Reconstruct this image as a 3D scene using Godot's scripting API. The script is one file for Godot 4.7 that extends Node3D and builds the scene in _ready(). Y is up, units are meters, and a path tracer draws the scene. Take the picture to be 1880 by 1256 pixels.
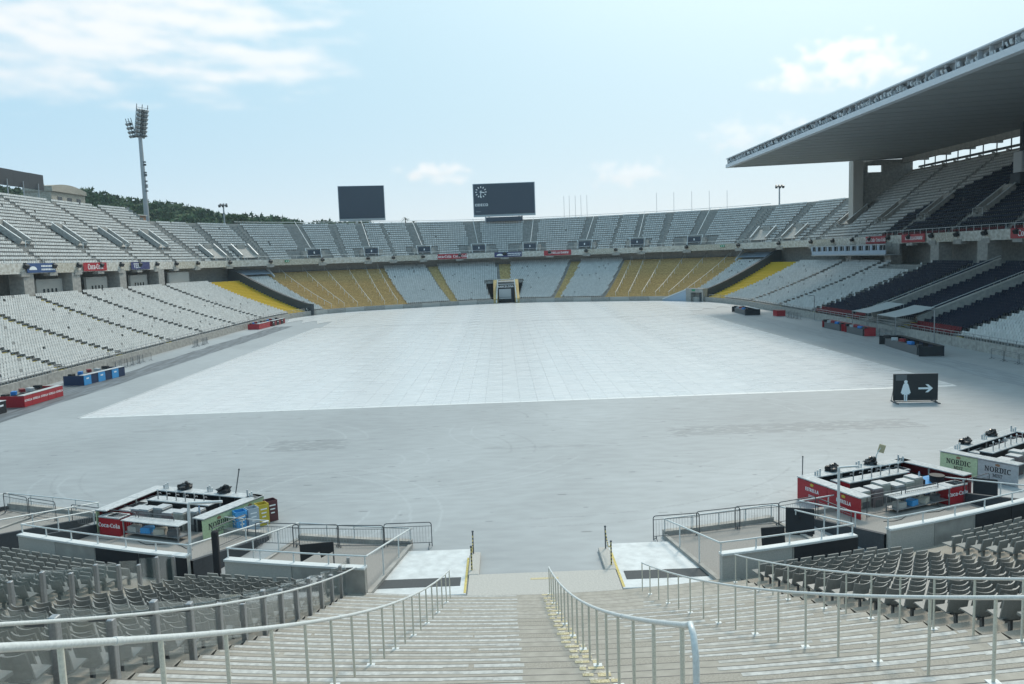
extends Node3D
# An empty stadium seen from the stairs of one end stand. The bowl is described by a closed base
# curve (arena floor edge); u runs along it (0 = foot of the near stairs, positive to the right),
# s runs outwards, y is up. Metres.

var TU: PackedVector2Array = PackedVector2Array()   # base curve every DU metres
var TN: PackedVector2Array = PackedVector2Array()   # outward normals
var U := 0.0
const DU := 0.25
var M := {}
var used := {}
var rng := RandomNumberGenerator.new()
const PITCH := 0.82
const EYE := Vector3(-1.15, 12.1, 0.0)

# ------------------------------------------------------------------ mesh builder
class MB:
	var v := PackedVector3Array()
	var n := PackedVector3Array()
	var c := PackedColorArray()
	var uv := PackedVector2Array()
	var col := Color(1, 1, 1)
	var use_c := false
	var use_uv := false
	func tri(a: Vector3, b: Vector3, d: Vector3) -> void:
		var nn := (b - a).cross(d - a).normalized()
		v.append(a); v.append(d); v.append(b)
		n.append(nn); n.append(nn); n.append(nn)
		if use_c:
			c.append(col); c.append(col); c.append(col)
	func quad(a: Vector3, b: Vector3, d: Vector3, e: Vector3) -> void:
		tri(a, b, d); tri(a, d, e)
	func tri_n(a: Vector3, b: Vector3, d: Vector3, na: Vector3, nb: Vector3, nd: Vector3) -> void:
		v.append(a); v.append(d); v.append(b)
		n.append(na); n.append(nd); n.append(nb)
		if use_c:
			c.append(col); c.append(col); c.append(col)
	func box(p: Vector3, size: Vector3, b: Basis = Basis()) -> void:
		var h := size * 0.5
		var q: Array[Vector3] = []
		for i in 8:
			q.append(p + b * Vector3(h.x if i & 1 else -h.x, h.y if i & 2 else -h.y, h.z if i & 4 else -h.z))
		quad(q[4], q[5], q[7], q[6]); quad(q[1], q[0], q[2], q[3])
		quad(q[5], q[1], q[3], q[7]); quad(q[0], q[4], q[6], q[2])
		quad(q[6], q[7], q[3], q[2]); quad(q[0], q[1], q[5], q[4])
	func cbox(p: Vector3, size: Vector3, ch: float, b: Basis = Basis()) -> void:
		# box with chamfered upright and top edges
		var h := size * 0.5
		var ring := [Vector2(-h.x + ch, -h.z), Vector2(h.x - ch, -h.z), Vector2(h.x, -h.z + ch), Vector2(h.x, h.z - ch), Vector2(h.x - ch, h.z), Vector2(-h.x + ch, h.z), Vector2(-h.x, h.z - ch), Vector2(-h.x, -h.z + ch)]
		var lo: Array[Vector3] = []
		var mi: Array[Vector3] = []
		var to: Array[Vector3] = []
		for r in ring:
			lo.append(p + b * Vector3(r.x, -h.y, r.y))
			mi.append(p + b * Vector3(r.x, h.y - ch, r.y))
			to.append(p + b * Vector3(r.x * (1.0 - ch / h.x), h.y, r.y * (1.0 - ch / h.z)))
		for i in 8:
			var j := (i + 1) % 8
			quad(lo[j], lo[i], mi[i], mi[j]); quad(mi[j], mi[i], to[i], to[j])
			tri(p + b * Vector3(0, h.y, 0), to[j], to[i]); tri(p + b * Vector3(0, -h.y, 0), lo[i], lo[j])
	func tube(pts: Array, r: float, sides: int = 7, r2: float = -1.0) -> void:
		var rings := []
		var norms := []
		var side := Vector3.ZERO
		for i in pts.size():
			var p: Vector3 = pts[i]
			var t: Vector3
			if i == 0: t = pts[1] - pts[0]
			elif i == pts.size() - 1: t = pts[i] - pts[i - 1]
			else: t = (pts[i + 1] - pts[i]).normalized() + (pts[i] - pts[i - 1]).normalized()
			t = t.normalized()
			if side == Vector3.ZERO:
				side = t.cross(Vector3.UP if absf(t.y) < 0.9 else Vector3.RIGHT).normalized()
			else:
				side = (side - t * side.dot(t)).normalized()
			var up := side.cross(t)
			var rr := r
			if r2 >= 0.0: rr = lerpf(r, r2, float(i) / (pts.size() - 1))
			var ring: Array[Vector3] = []
			var nr: Array[Vector3] = []
			for k in sides:
				var a := TAU * k / sides
				var d := side * cos(a) + up * sin(a)
				ring.append(p + d * rr); nr.append(d)
			rings.append(ring); norms.append(nr)
		for i in pts.size() - 1:
			for k in sides:
				var j := (k + 1) % sides
				tri_n(rings[i][k], rings[i + 1][j], rings[i][j], norms[i][k], norms[i + 1][j], norms[i][j])
				tri_n(rings[i][k], rings[i + 1][k], rings[i + 1][j], norms[i][k], norms[i + 1][k], norms[i + 1][j])
		for k in range(1, sides - 1):
			tri(rings[0][0], rings[0][k], rings[0][k + 1])
			var q = rings[pts.size() - 1]
			tri(q[0], q[k + 1], q[k])
	func bar(a: Vector3, b: Vector3, w: float, h: float) -> void:
		var t := (b - a).normalized()
		var side := t.cross(Vector3.UP if absf(t.y) < 0.95 else Vector3.RIGHT).normalized()
		var up := side.cross(t)
		box((a + b) * 0.5, Vector3(w, h, a.distance_to(b)), Basis(side, up, -t))
	func blob(p: Vector3, r: Vector3, seed_: int, rough: float, rings: int = 7, segs: int = 10) -> void:
		var f := FastNoiseLite.new()
		f.seed = seed_; f.frequency = 0.9
		var g := []
		for i in rings + 1:
			var row: Array[Vector3] = []
			for j in segs:
				var th := PI * i / rings
				var ph := TAU * j / segs
				var d := Vector3(sin(th) * cos(ph), cos(th), sin(th) * sin(ph))
				var k := 1.0 + rough * f.get_noise_3d(d.x * 2.0, d.y * 2.0, d.z * 2.0)
				row.append(p + d * r * k)
			g.append(row)
		for i in rings:
			for j in segs:
				var q := (j + 1) % segs
				quad(g[i][j], g[i][q], g[i + 1][q], g[i + 1][j])
	func poly(pts: PackedVector2Array, p: Vector3, b: Basis, depth: float) -> void:
		# flat shape in b.x/b.y, thickness along b.z
		var ix := Geometry2D.triangulate_polygon(pts)
		for i in range(0, ix.size(), 3):
			var a := p + b.x * pts[ix[i]].x + b.y * pts[ix[i]].y + b.z * depth
			var d := p + b.x * pts[ix[i + 1]].x + b.y * pts[ix[i + 1]].y + b.z * depth
			var e := p + b.x * pts[ix[i + 2]].x + b.y * pts[ix[i + 2]].y + b.z * depth
			if (d - a).cross(e - a).dot(b.z) > 0.0: tri(a, d, e)
			else: tri(a, e, d)
		for i in pts.size():
			var j := (i + 1) % pts.size()
			var a := p + b.x * pts[i].x + b.y * pts[i].y
			var d := p + b.x * pts[j].x + b.y * pts[j].y
			quad(a, d, d + b.z * depth, a + b.z * depth)
	func mesh(m: Material = null) -> ArrayMesh:
		var arr := []
		arr.resize(Mesh.ARRAY_MAX)
		arr[Mesh.ARRAY_VERTEX] = v
		arr[Mesh.ARRAY_NORMAL] = n
		if use_c: arr[Mesh.ARRAY_COLOR] = c
		if use_uv: arr[Mesh.ARRAY_TEX_UV] = uv
		var a := ArrayMesh.new()
		a.add_surface_from_arrays(Mesh.PRIMITIVE_TRIANGLES, arr)
		if m: a.surface_set_material(0, m)
		return a

# ------------------------------------------------------------------ nodes
const TENS := ["first", "second", "third", "fourth", "fifth", "sixth", "seventh", "eighth", "ninth", "tenth", "eleventh", "twelfth", "thirteenth", "fourteenth", "fifteenth", "sixteenth", "seventeenth", "eighteenth", "nineteenth", "twentieth"]
func nth(i: int) -> String:       # 1 = first
	if i <= 20: return TENS[i - 1]
	return ("twenty-" if i < 30 else "thirty-") + TENS[maxi((i % 10) - 1, 0)]

func numbered(parent: Node, called: String) -> String:
	var key := str(parent.get_instance_id()) + called
	var k: int = used.get(key, 0)
	used[key] = k + 1
	return called if k == 0 else "%s_%03d" % [called, k]

func tag(o: Node, label: String, category: String, group := "", kind := "") -> void:
	if label != "": o.set_meta("label", label)
	if category != "": o.set_meta("category", category)
	if group != "": o.set_meta("group", group)
	if kind != "": o.set_meta("kind", kind)

func thing(called: String, label: String, category: String, group := "", at := Vector3.ZERO, turn := 0.0) -> Node3D:
	var o := Node3D.new()
	o.name = numbered(self, called)
	add_child(o, true)
	o.position = at
	o.rotation.y = turn
	tag(o, label, category, group)
	return o

func part(parent: Node, called: String, mb, m: Material, label := "") -> MeshInstance3D:
	var o := MeshInstance3D.new()
	o.name = numbered(parent, called)
	if mb is MB: o.mesh = mb.mesh(m)
	else:
		o.mesh = mb
		if m: o.material_override = m
	parent.add_child(o, true)
	if label != "": o.set_meta("label", label)
	return o

func struct(called: String, mb, m: Material, label: String, category := "") -> MeshInstance3D:
	var o := part(self, called, mb, m)
	tag(o, label, category if category != "" else called.replace("_", " "), "", "structure")
	return o

func copy(src: Node3D, label: String, at: Vector3, turn: float) -> Node3D:
	var base := String(src.name)
	var r: Node3D = src.duplicate()
	r.name = numbered(self, base)
	add_child(r, true)
	r.position = at
	r.rotation.y = turn
	r.set_meta("label", label)
	return r

func pb(parent: Node, called: String, m: Material, p: Vector3, size: Vector3, b := Basis(), ch := 0.0) -> MeshInstance3D:
	var k := MB.new()
	if ch > 0.0: k.cbox(p, size, ch, b)
	else: k.box(p, size, b)
	return part(parent, called, k, m)

func pt(parent: Node, called: String, m: Material, pts: Array, r: float, sides := 7, r2 := -1.0) -> MeshInstance3D:
	var k := MB.new()
	k.tube(pts, r, sides, r2)
	return part(parent, called, k, m)

func words(parent: Node, text: String, height: float, p: Vector3, b: Basis, m: Material, face := "Droid Sans", bold := 700, italic := false, called := "lettering", squeeze := 1.0) -> MeshInstance3D:
	var t := TextMesh.new()
	var f := SystemFont.new()
	f.font_names = PackedStringArray([face])
	f.font_weight = bold
	f.font_italic = italic
	t.font = f
	t.text = text
	t.font_size = 48
	t.pixel_size = height / 36.0
	t.depth = 0.012
	t.curve_step = 2.0
	t.material = m
	var o := MeshInstance3D.new()
	o.name = numbered(parent, called)
	o.mesh = t
	parent.add_child(o, true)
	o.transform = Transform3D(Basis(b.x * squeeze, b.y, b.z), p)
	return o

# ------------------------------------------------------------------ bowl
func make_curve() -> void:
	var half := [Vector2(0, -29), Vector2(12, -31.2), Vector2(24.5, -36.2), Vector2(36, -41), Vector2(43.5, -47.5), Vector2(48.3, -57), Vector2(50.2, -70), Vector2(50.5, -88), Vector2(50.5, -120.5)]
	var right := half.duplicate()
	for i in range(half.size() - 2, -1, -1):
		right.append(Vector2(half[i].x, -241.0 - half[i].y))
	var pts := right.duplicate()
	for i in range(right.size() - 2, 0, -1):
		pts.append(Vector2(-right[i].x, right[i].y))
	var dense := PackedVector2Array()
	var ln := PackedFloat32Array()
	var n := pts.size()
	for i in n:
		for j in 40:
			dense.append(pts[i].cubic_interpolate(pts[(i + 1) % n], pts[(i - 1 + n) % n], pts[(i + 2) % n], j / 40.0))
	dense.append(dense[0])
	ln.append(0.0)
	for i in range(1, dense.size()):
		ln.append(ln[i - 1] + dense[i].distance_to(dense[i - 1]))
	U = ln[ln.size() - 1]
	var cnt := int(U / DU)
	var k := 0
	for i in cnt:
		var u := U * i / cnt
		while ln[k + 1] < u: k += 1
		TU.append(dense[k].lerp(dense[k + 1], (u - ln[k]) / (ln[k + 1] - ln[k])))
	for i in cnt:
		var t := (TU[(i + 3) % cnt] - TU[(i - 3 + cnt) % cnt]).normalized()
		TN.append(Vector2(-t.y, t.x))

func cidx(u: float) -> Array:
	var cnt := TU.size()
	var f := fposmod(u / U, 1.0) * cnt
	var i := int(f) % cnt
	return [i, (i + 1) % cnt, f - floorf(f)]

func cp(u: float, s: float, y: float = 0.0) -> Vector3:
	var a := cidx(u)
	var p := TU[a[0]].lerp(TU[a[1]], a[2])
	var q := TN[a[0]].lerp(TN[a[1]], a[2])
	return Vector3(p.x + q.x * s, y, p.y + q.y * s)

func outward(u: float) -> Vector3:
	var a := cidx(u)
	var q := TN[a[0]].lerp(TN[a[1]], a[2]).normalized()
	return Vector3(q.x, 0, q.y)

func frame(u: float) -> Basis:
	# x along the rows, y up, z outwards (away from the arena); x to the left when facing outwards
	var o := outward(u)
	return Basis(Vector3.UP.cross(o), Vector3.UP, o)

func u_at_x(x: float, s: float) -> float:
	var lo := -30.0
	var hi := 30.0
	for i in 28:
		var m := (lo + hi) * 0.5
		if cp(m, s).x < x: lo = m
		else: hi = m
	return (lo + hi) * 0.5

func yl(s: float) -> float:      # lower tier by the near stairs
	var q := maxf(s - 2.0, 0.0)
	return 0.2 + 0.3 * q + 0.0038 * q * q

func ys(s: float) -> float:      # lower tier elsewhere
	var q := maxf(s - 1.2, 0.0)
	return 1.0 + 0.3 * q + 0.0038 * q * q

const US0 := 22.5
const UY0 := 13.4
const UP := 0.85
const UR := 0.635

func ulist(u0: float, u1: float, step := 1.6) -> Array:
	var n := maxi(1, int(ceil((u1 - u0) / step)))
	var r := []
	for i in n + 1: r.append(lerpf(u0, u1, float(i) / n))
	return r

func terrace(u0: float, u1: float, rows: Array, skip = null, what := 0) -> MB:
	# rows: [s_front, s_back, y, y_below]
	var k := MB.new()
	var us := ulist(u0, u1)
	for r in rows:
		for i in us.size() - 1:
			if skip != null and skip.call((us[i] + us[i + 1]) * 0.5, r[0]): continue
			var a := cp(us[i], r[0], r[2]); var b := cp(us[i + 1], r[0], r[2])
			var d := cp(us[i + 1], r[1], r[2]); var e := cp(us[i], r[1], r[2])
			if what != 2: k.quad(a, b, d, e)
			if what != 1: k.quad(Vector3(a.x, r[3], a.z), Vector3(b.x, r[3], b.z), b, a)
	return k

func rows_low(near: bool, n: int, k0 := 0) -> Array:
	var r := []
	var s0 := 2.0 if near else 1.2
	for k in range(k0, n):
		var s := s0 + PITCH * k
		var y := yl(s) if near else ys(s)
		var yb := (0.0 if k == 0 else (yl(s - PITCH) if near else ys(s - PITCH)))
		r.append([s, s + PITCH, y, yb])
	return r

func rows_up(n: int, k0 := 0) -> Array:
	var r := []
	for k in range(k0, n):
		r.append([US0 + UP * k, US0 + UP * (k + 1), UY0 + UR * k, UY0 + UR * (k - 1)])
	return r

func wall_strip(u0: float, u1: float, s: float, y0: float, y1: float, th: float, step := 1.6) -> MB:
	# upright strip with thickness (s .. s+th), closed
	var k := MB.new()
	var us := ulist(u0, u1, step)
	for i in us.size() - 1:
		var q := []
		for u in [us[i], us[i + 1]]:
			for ss in [s, s + th]:
				q.append(cp(u, ss, y0)); q.append(cp(u, ss, y1))
		k.quad(q[0], q[4], q[5], q[1]); k.quad(q[6], q[2], q[3], q[7])
		k.quad(q[1], q[5], q[7], q[3]); k.quad(q[2], q[6], q[4], q[0])
		if i == 0: k.quad(q[2], q[0], q[1], q[3])
		if i == us.size() - 2: k.quad(q[4], q[6], q[7], q[5])
	return k

func rail_along(u0: float, u1: float, s: float, y: float, r: float, step := 1.6) -> MB:
	var k := MB.new()
	var p := []
	for u in ulist(u0, u1, step): p.append(cp(u, s, y))
	k.tube(p, r, 5)
	return k

# ------------------------------------------------------------------ materials
func lin(r: float, g: float, b: float) -> Color:
	return Color(r, g, b).linear_to_srgb()

func noise_tex(seed_: int, freq: float, lo: float, hi: float, oct := 5, size := 512, tint := Color(1, 1, 1), kind := FastNoiseLite.TYPE_SIMPLEX_SMOOTH) -> NoiseTexture2D:
	var f := FastNoiseLite.new()
	f.seed = seed_; f.frequency = freq; f.fractal_octaves = oct; f.noise_type = kind
	var t := NoiseTexture2D.new()
	t.width = size; t.height = size; t.seamless = true; t.noise = f
	var g := Gradient.new()
	g.set_color(0, Color(lo * tint.r, lo * tint.g, lo * tint.b)); g.set_color(1, Color(hi, hi, hi))
	t.color_ramp = g
	return t

func mat(called: String, c: Color, rough := 0.7, tex: Texture2D = null, scale := 0.3, metal := 0.0) -> StandardMaterial3D:
	var m := StandardMaterial3D.new()
	m.albedo_color = c
	m.roughness = rough
	m.metallic = metal
	if tex:
		m.albedo_texture = tex
		m.uv1_triplanar = true
		m.uv1_world_triplanar = true
		m.uv1_scale = Vector3.ONE * scale
	M[called] = m
	return m

func make_materials() -> void:
	var conc := noise_tex(3, 0.012, 0.78, 1.0, 6)
	var soft := noise_tex(61, 0.01, 0.86, 1.0, 5)
	var fine := noise_tex(5, 0.05, 0.84, 1.0, 5)
	var streak := noise_tex(8, 0.02, 0.72, 1.0, 6, 512, Color(1.0, 0.96, 0.9))
	var rust := noise_tex(9, 0.03, 0.7, 1.0, 6, 512, Color(1.0, 0.93, 0.82))
	mat("concrete", lin(0.44, 0.42, 0.385), 0.9, conc, 0.21)
	mat("concrete_light", lin(0.52, 0.50, 0.46), 0.88, fine, 0.5)
	mat("fascia", lin(0.76, 0.75, 0.71), 0.85, streak, 0.11)
	mat("fascia_b", lin(0.68, 0.67, 0.62), 0.85, rust, 0.13)
	mat("terrace", lin(0.36, 0.355, 0.335), 0.92, conc, 0.16)
	mat("terrace_up", lin(0.36, 0.355, 0.335), 0.92, conc, 0.16)
	mat("step_a", lin(0.41, 0.378, 0.325), 0.93, soft, 0.45)
	mat("step_b", lin(0.385, 0.352, 0.3), 0.93, fine, 0.8)
	mat("step_c", lin(0.43, 0.397, 0.345), 0.93, soft, 0.6)
	mat("stripe_a", lin(0.585, 0.58, 0.55), 0.85, conc, 0.9)
	mat("stripe_b", lin(0.53, 0.515, 0.475), 0.88, conc, 0.8)
	mat("mark_yellow", lin(0.72, 0.655, 0.45), 0.8, rust, 1.6)
	mat("shaded_nosing", lin(0.17, 0.16, 0.145), 0.95, conc, 0.6)
	mat("mark_white", lin(0.72, 0.71, 0.66), 0.8, rust, 1.9)
	mat("ochre", lin(0.66, 0.485, 0.22), 0.9, rust, 0.14)
	mat("ochre_dark", lin(0.6, 0.475, 0.22), 0.9, streak, 0.14)
	mat("yellow", lin(0.62, 0.44, 0.03), 0.8, fine, 0.3)
	mat("yellow_line", lin(0.76, 0.66, 0.24), 0.75, rust, 0.9)
	mat("wall_dark", lin(0.055, 0.062, 0.07), 0.75, fine, 0.3)
	mat("white_paint", lin(0.74, 0.76, 0.75), 0.45, fine, 0.9)
	mat("rail_white", lin(0.74, 0.77, 0.76), 0.35, fine, 0.9)
	mat("rail_cream", lin(0.76, 0.73, 0.62), 0.5, fine, 1.3)
	mat("steel", lin(0.42, 0.43, 0.44), 0.4, fine, 0.7, 0.6)
	mat("steel_dark", lin(0.16, 0.17, 0.18), 0.5, fine, 0.8, 0.5)
	mat("black", lin(0.018, 0.019, 0.021), 0.6)
	mat("black_soft", lin(0.025, 0.026, 0.03), 0.9, fine, 0.8)
	mat("bag", lin(0.015, 0.016, 0.018), 0.28)
	mat("red", lin(0.45, 0.018, 0.03), 0.42, fine, 0.5)
	mat("red_dark", lin(0.25, 0.012, 0.018), 0.5, fine, 0.5)
	mat("pale_green", lin(0.55, 0.68, 0.42), 0.55, fine, 0.3)
	mat("pale_grey", lin(0.5, 0.52, 0.53), 0.5, fine, 0.3)
	mat("counter_white", lin(0.58, 0.6, 0.6), 0.35, conc, 0.7)
	mat("keg", lin(0.30, 0.31, 0.31), 0.45, conc, 0.8, 0.2)
	mat("keg_b", lin(0.22, 0.17, 0.17), 0.5, conc, 0.8)
	mat("keg_c", lin(0.42, 0.42, 0.37), 0.5, conc, 0.8)
	mat("blue", lin(0.02, 0.2, 0.55), 0.45, fine, 0.5)
	mat("blue_light", lin(0.06, 0.36, 0.75), 0.45, fine, 0.5)
	mat("blue_dark", lin(0.012, 0.035, 0.10), 0.5, fine, 0.5)
	mat("bin_yellow", lin(0.66, 0.5, 0.05), 0.5, fine, 0.8)
	mat("bin_grey", lin(0.45, 0.52, 0.58), 0.5, fine, 0.8)
	mat("bin_brown", lin(0.12, 0.035, 0.04), 0.5, fine, 0.8)
	mat("screen", lin(0.028, 0.042, 0.065), 0.35)
	mat("screen_edge", lin(0.36, 0.42, 0.45), 0.5)
	mat("clock_white", lin(0.8, 0.82, 0.82), 0.6)
	mat("banner_blue", lin(0.035, 0.09, 0.24), 0.6, fine, 0.4)
	mat("banner_navy", lin(0.04, 0.045, 0.16), 0.6, fine, 0.4)
	mat("green_sign", lin(0.02, 0.25, 0.12), 0.5)
	mat("roof_under", lin(0.31, 0.33, 0.335), 0.55, fine, 0.2)
	mat("roof_under_b", lin(0.295, 0.315, 0.32), 0.55, fine, 0.2)
	mat("roof_edge", lin(0.62, 0.66, 0.70), 0.45, fine, 0.3)
	mat("lamp_glass", lin(0.5, 0.55, 0.58), 0.15)
	mat("seat_back", lin(0.25, 0.25, 0.235), 0.5, fine, 1.3)
	mat("seat_back_b", lin(0.225, 0.225, 0.21), 0.5, fine, 1.3)
	mat("seat_back_c", lin(0.275, 0.275, 0.26), 0.55, conc, 1.1)
	mat("mat_dark", lin(0.075, 0.082, 0.086), 0.85, fine, 0.6)
	mat("ramp_white", lin(0.64, 0.665, 0.665), 0.6, soft, 0.3)
	mat("platform_floor", lin(0.33, 0.31, 0.285), 0.9, fine, 0.5)
	mat("tree_trunk", lin(0.09, 0.065, 0.045), 0.9)
	mat("brick", lin(0.36, 0.2, 0.12), 0.9, fine, 0.5)
	mat("building", lin(0.55, 0.52, 0.46), 0.9, streak, 0.2)
	mat("tarp", lin(0.5, 0.53, 0.53), 0.8, fine, 0.4)
	mat("sheet_blue", lin(0.45, 0.55, 0.66), 0.5, fine, 0.3)
	mat("hill", lin(0.07, 0.09, 0.04), 1.0, conc, 0.03)
	mat("earth", lin(0.2, 0.19, 0.16), 1.0, conc, 0.02)
	var wv := [[0.64, 0.65, 0.652], [0.63, 0.643, 0.647], [0.65, 0.657, 0.658], [0.635, 0.642, 0.645]]
	for i in 4:
		var m := mat("cover_%d" % i, lin(wv[i][0], wv[i][1], wv[i][2]), 0.35, noise_tex(31 + i, 0.02, 0.9, 1.0, 6), 0.06)
		m.uv1_scale = Vector3(0.035, 0.035, 0.16)
		m.roughness_texture = noise_tex(41, 0.01, 0.7, 1.0, 4)
	var g := StandardMaterial3D.new()
	g.albedo_color = Color(0.32, 0.40, 0.40, 0.15)
	g.transparency = BaseMaterial3D.TRANSPARENCY_ALPHA
	g.roughness = 0.08
	M["glass"] = g
	var gd := StandardMaterial3D.new()
	gd.albedo_color = lin(0.02, 0.025, 0.03)
	gd.roughness = 0.1
	M["window"] = gd
	var vc := StandardMaterial3D.new()
	vc.vertex_color_use_as_albedo = true
	vc.roughness = 0.6
	vc.metallic_specular = 0.25
	M["seat_mass"] = vc
	var lf := StandardMaterial3D.new()
	lf.vertex_color_use_as_albedo = true
	lf.roughness = 0.9
	lf.backlight_enabled = true
	lf.backlight = lin(0.02, 0.035, 0.01)
	M["leaf"] = lf

# ------------------------------------------------------------------ sky, sun, camera
const SUN_AZ := 27.0     # degrees to the right of straight ahead
const SUN_EL := 50.0

func make_light() -> void:
	var cam := Camera3D.new()
	cam.name = "camera"
	cam.fov = 46.63
	cam.far = 4000.0
	cam.near = 0.1
	cam.position = EYE
	cam.rotation_degrees = Vector3(-6.07, -0.59, -2.0)
	add_child(cam)
	cam.current = true
	var sun := DirectionalLight3D.new()
	sun.name = "sun"
	sun.light_energy = 0.5
	sun.light_angular_distance = 10.0
	sun.light_color = Color(1.0, 0.96, 0.9)
	sun.shadow_enabled = true
	sun.rotation_degrees = Vector3(-SUN_EL, 180.0 - SUN_AZ, 0)
	add_child(sun)
	var env := Environment.new()
	env.background_mode = Environment.BG_SKY
	var sky := Sky.new()
	var pm := PanoramaSkyMaterial.new()
	pm.panorama = ImageTexture.create_from_image(sky_image())
	sky.sky_material = pm
	env.sky = sky
	env.tonemap_mode = Environment.TONE_MAPPER_LINEAR
	env.tonemap_exposure = 1.4
	env.sdfgi_enabled = true
	env.ssao_enabled = true
	env.ssil_enabled = true
	env.fog_enabled = true
	env.fog_density = 0.0002
	env.fog_light_color = Color(0.80, 0.88, 0.92)
	var we := WorldEnvironment.new()
	we.name = "world_environment"
	we.environment = env
	add_child(we)

func sky_image() -> Image:
	var w := 2048
	var h := 1024
	var im := Image.create(w, h, false, Image.FORMAT_RGBF)
	var f := FastNoiseLite.new()
	f.seed = 12; f.frequency = 1.0; f.fractal_octaves = 5; f.fractal_gain = 0.55
	var sd := Vector3(sin(deg_to_rad(SUN_AZ)) * cos(deg_to_rad(SUN_EL)), sin(deg_to_rad(SUN_EL)), -cos(deg_to_rad(SUN_AZ)) * cos(deg_to_rad(SUN_EL)))
	# clouds: azimuth, elevation, half width, half height, strength, softness
	var cl := [[-24.0, 15.8, 10.5, 4.2, 0.97, 0.0], [-15.5, 13.4, 5.0, 1.3, 0.8, 0.0], [-31.0, 13.0, 6.0, 2.4, 0.7, 0.0], [-19.5, 11.4, 2.6, 0.9, 0.6, 0.0], [-11.3, 13.3, 1.6, 0.35, 0.6, 0.0],
		[23.6, 11.7, 3.1, 1.25, 1.15, 1.0], [21.0, 10.9, 2.6, 0.7, 0.8, 1.0], [25.6, 11.3, 1.7, 0.8, 0.9, 1.0], [-4.8, 6.2, 1.9, 0.5, 0.8, 1.0], [-3.6, 5.6, 1.4, 0.4, 0.6, 1.0], [9.1, 5.6, 2.6, 0.8, 0.6, 1.0], [18.0, 7.6, 3.2, 1.0, 0.5, 1.0]]
	for y in h:
		var el := 90.0 - 180.0 * (y + 0.5) / h
		if y > h / 2 + 8:
			break
		var se := sin(deg_to_rad(el))
		var ce := cos(deg_to_rad(el))
		for x in w:
			var az := 360.0 * (x + 0.5) / w
			if az > 180.0: az -= 360.0
			var d := Vector3(sin(deg_to_rad(az)) * ce, se, -cos(deg_to_rad(az)) * ce)
			var cs := d.dot(sd)
			var t := pow(clampf(1.0 - se, 0.0, 1.0), 12.0)
			# clear air: blue above, pale haze low, whiter towards the sun
			var glow := pow(clampf(cs * 0.5 + 0.5, 0.0, 1.0), 4.0)
			var aur := 1.0 * pow(clampf(cs, 0.0, 1.0), 12.0)
			var r := 0.22 + 0.44 * t + 0.38 * glow + aur
			var g := 0.45 + 0.23 * t + 0.27 * glow + aur
			var b := 0.63 + 0.07 * t + 0.11 * glow + aur * 0.95
			var k := 0.0
			var tone := 1.0
			if el < 24.0 and absf(az) < 60.0:
				for q in cl:
					var dx: float = (az - q[0]) / q[2]
					var dy: float = (el - q[1]) / q[3]
					var e := dx * dx + dy * dy
					if e < 6.0:
						var sc := 34.0 if q[5] > 0.5 else 11.0
						var sy := 1.6 if q[5] > 0.5 else 4.5
						var nz := f.get_noise_3d(d.x * sc, d.y * sc * sy, d.z * sc)
						var a: float = clampf((1.0 - e * 0.55 + nz * (1.5 if q[5] > 0.5 else 0.95)) * 0.9, 0.0, 1.0) * q[4]
						if a > k:
							k = a
							tone = 1.0 if dy > -0.2 or q[5] < 0.5 else 0.95
			else:
				var nz := f.get_noise_3d(d.x * 5.0, d.y * 11.0, d.z * 5.0)
				k = smoothstep(0.12, 0.55, nz) * 0.75
			k = clampf(k, 0.0, 1.0)
			k = k * k * (3.0 - 2.0 * k) * 0.85
			var cw := (0.69 + 0.12 * glow + aur) * tone
			im.set_pixel(x, y, Color(lerpf(r, cw * 1.01, k), lerpf(g, cw * 1.02, k), lerpf(b, cw * 1.02, k)))
	for y in range(h / 2 + 9, h):
		for x in range(0, w):
			im.set_pixel(x, y, Color(0.3, 0.3, 0.28))
	return im

func _ready() -> void:
	rng.seed = 77
	make_curve()
	make_materials()
	make_light()
	setting()
	stands()
	near_stand()
	roof()
	far_things()
	arena_things()
	seats()

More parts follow.
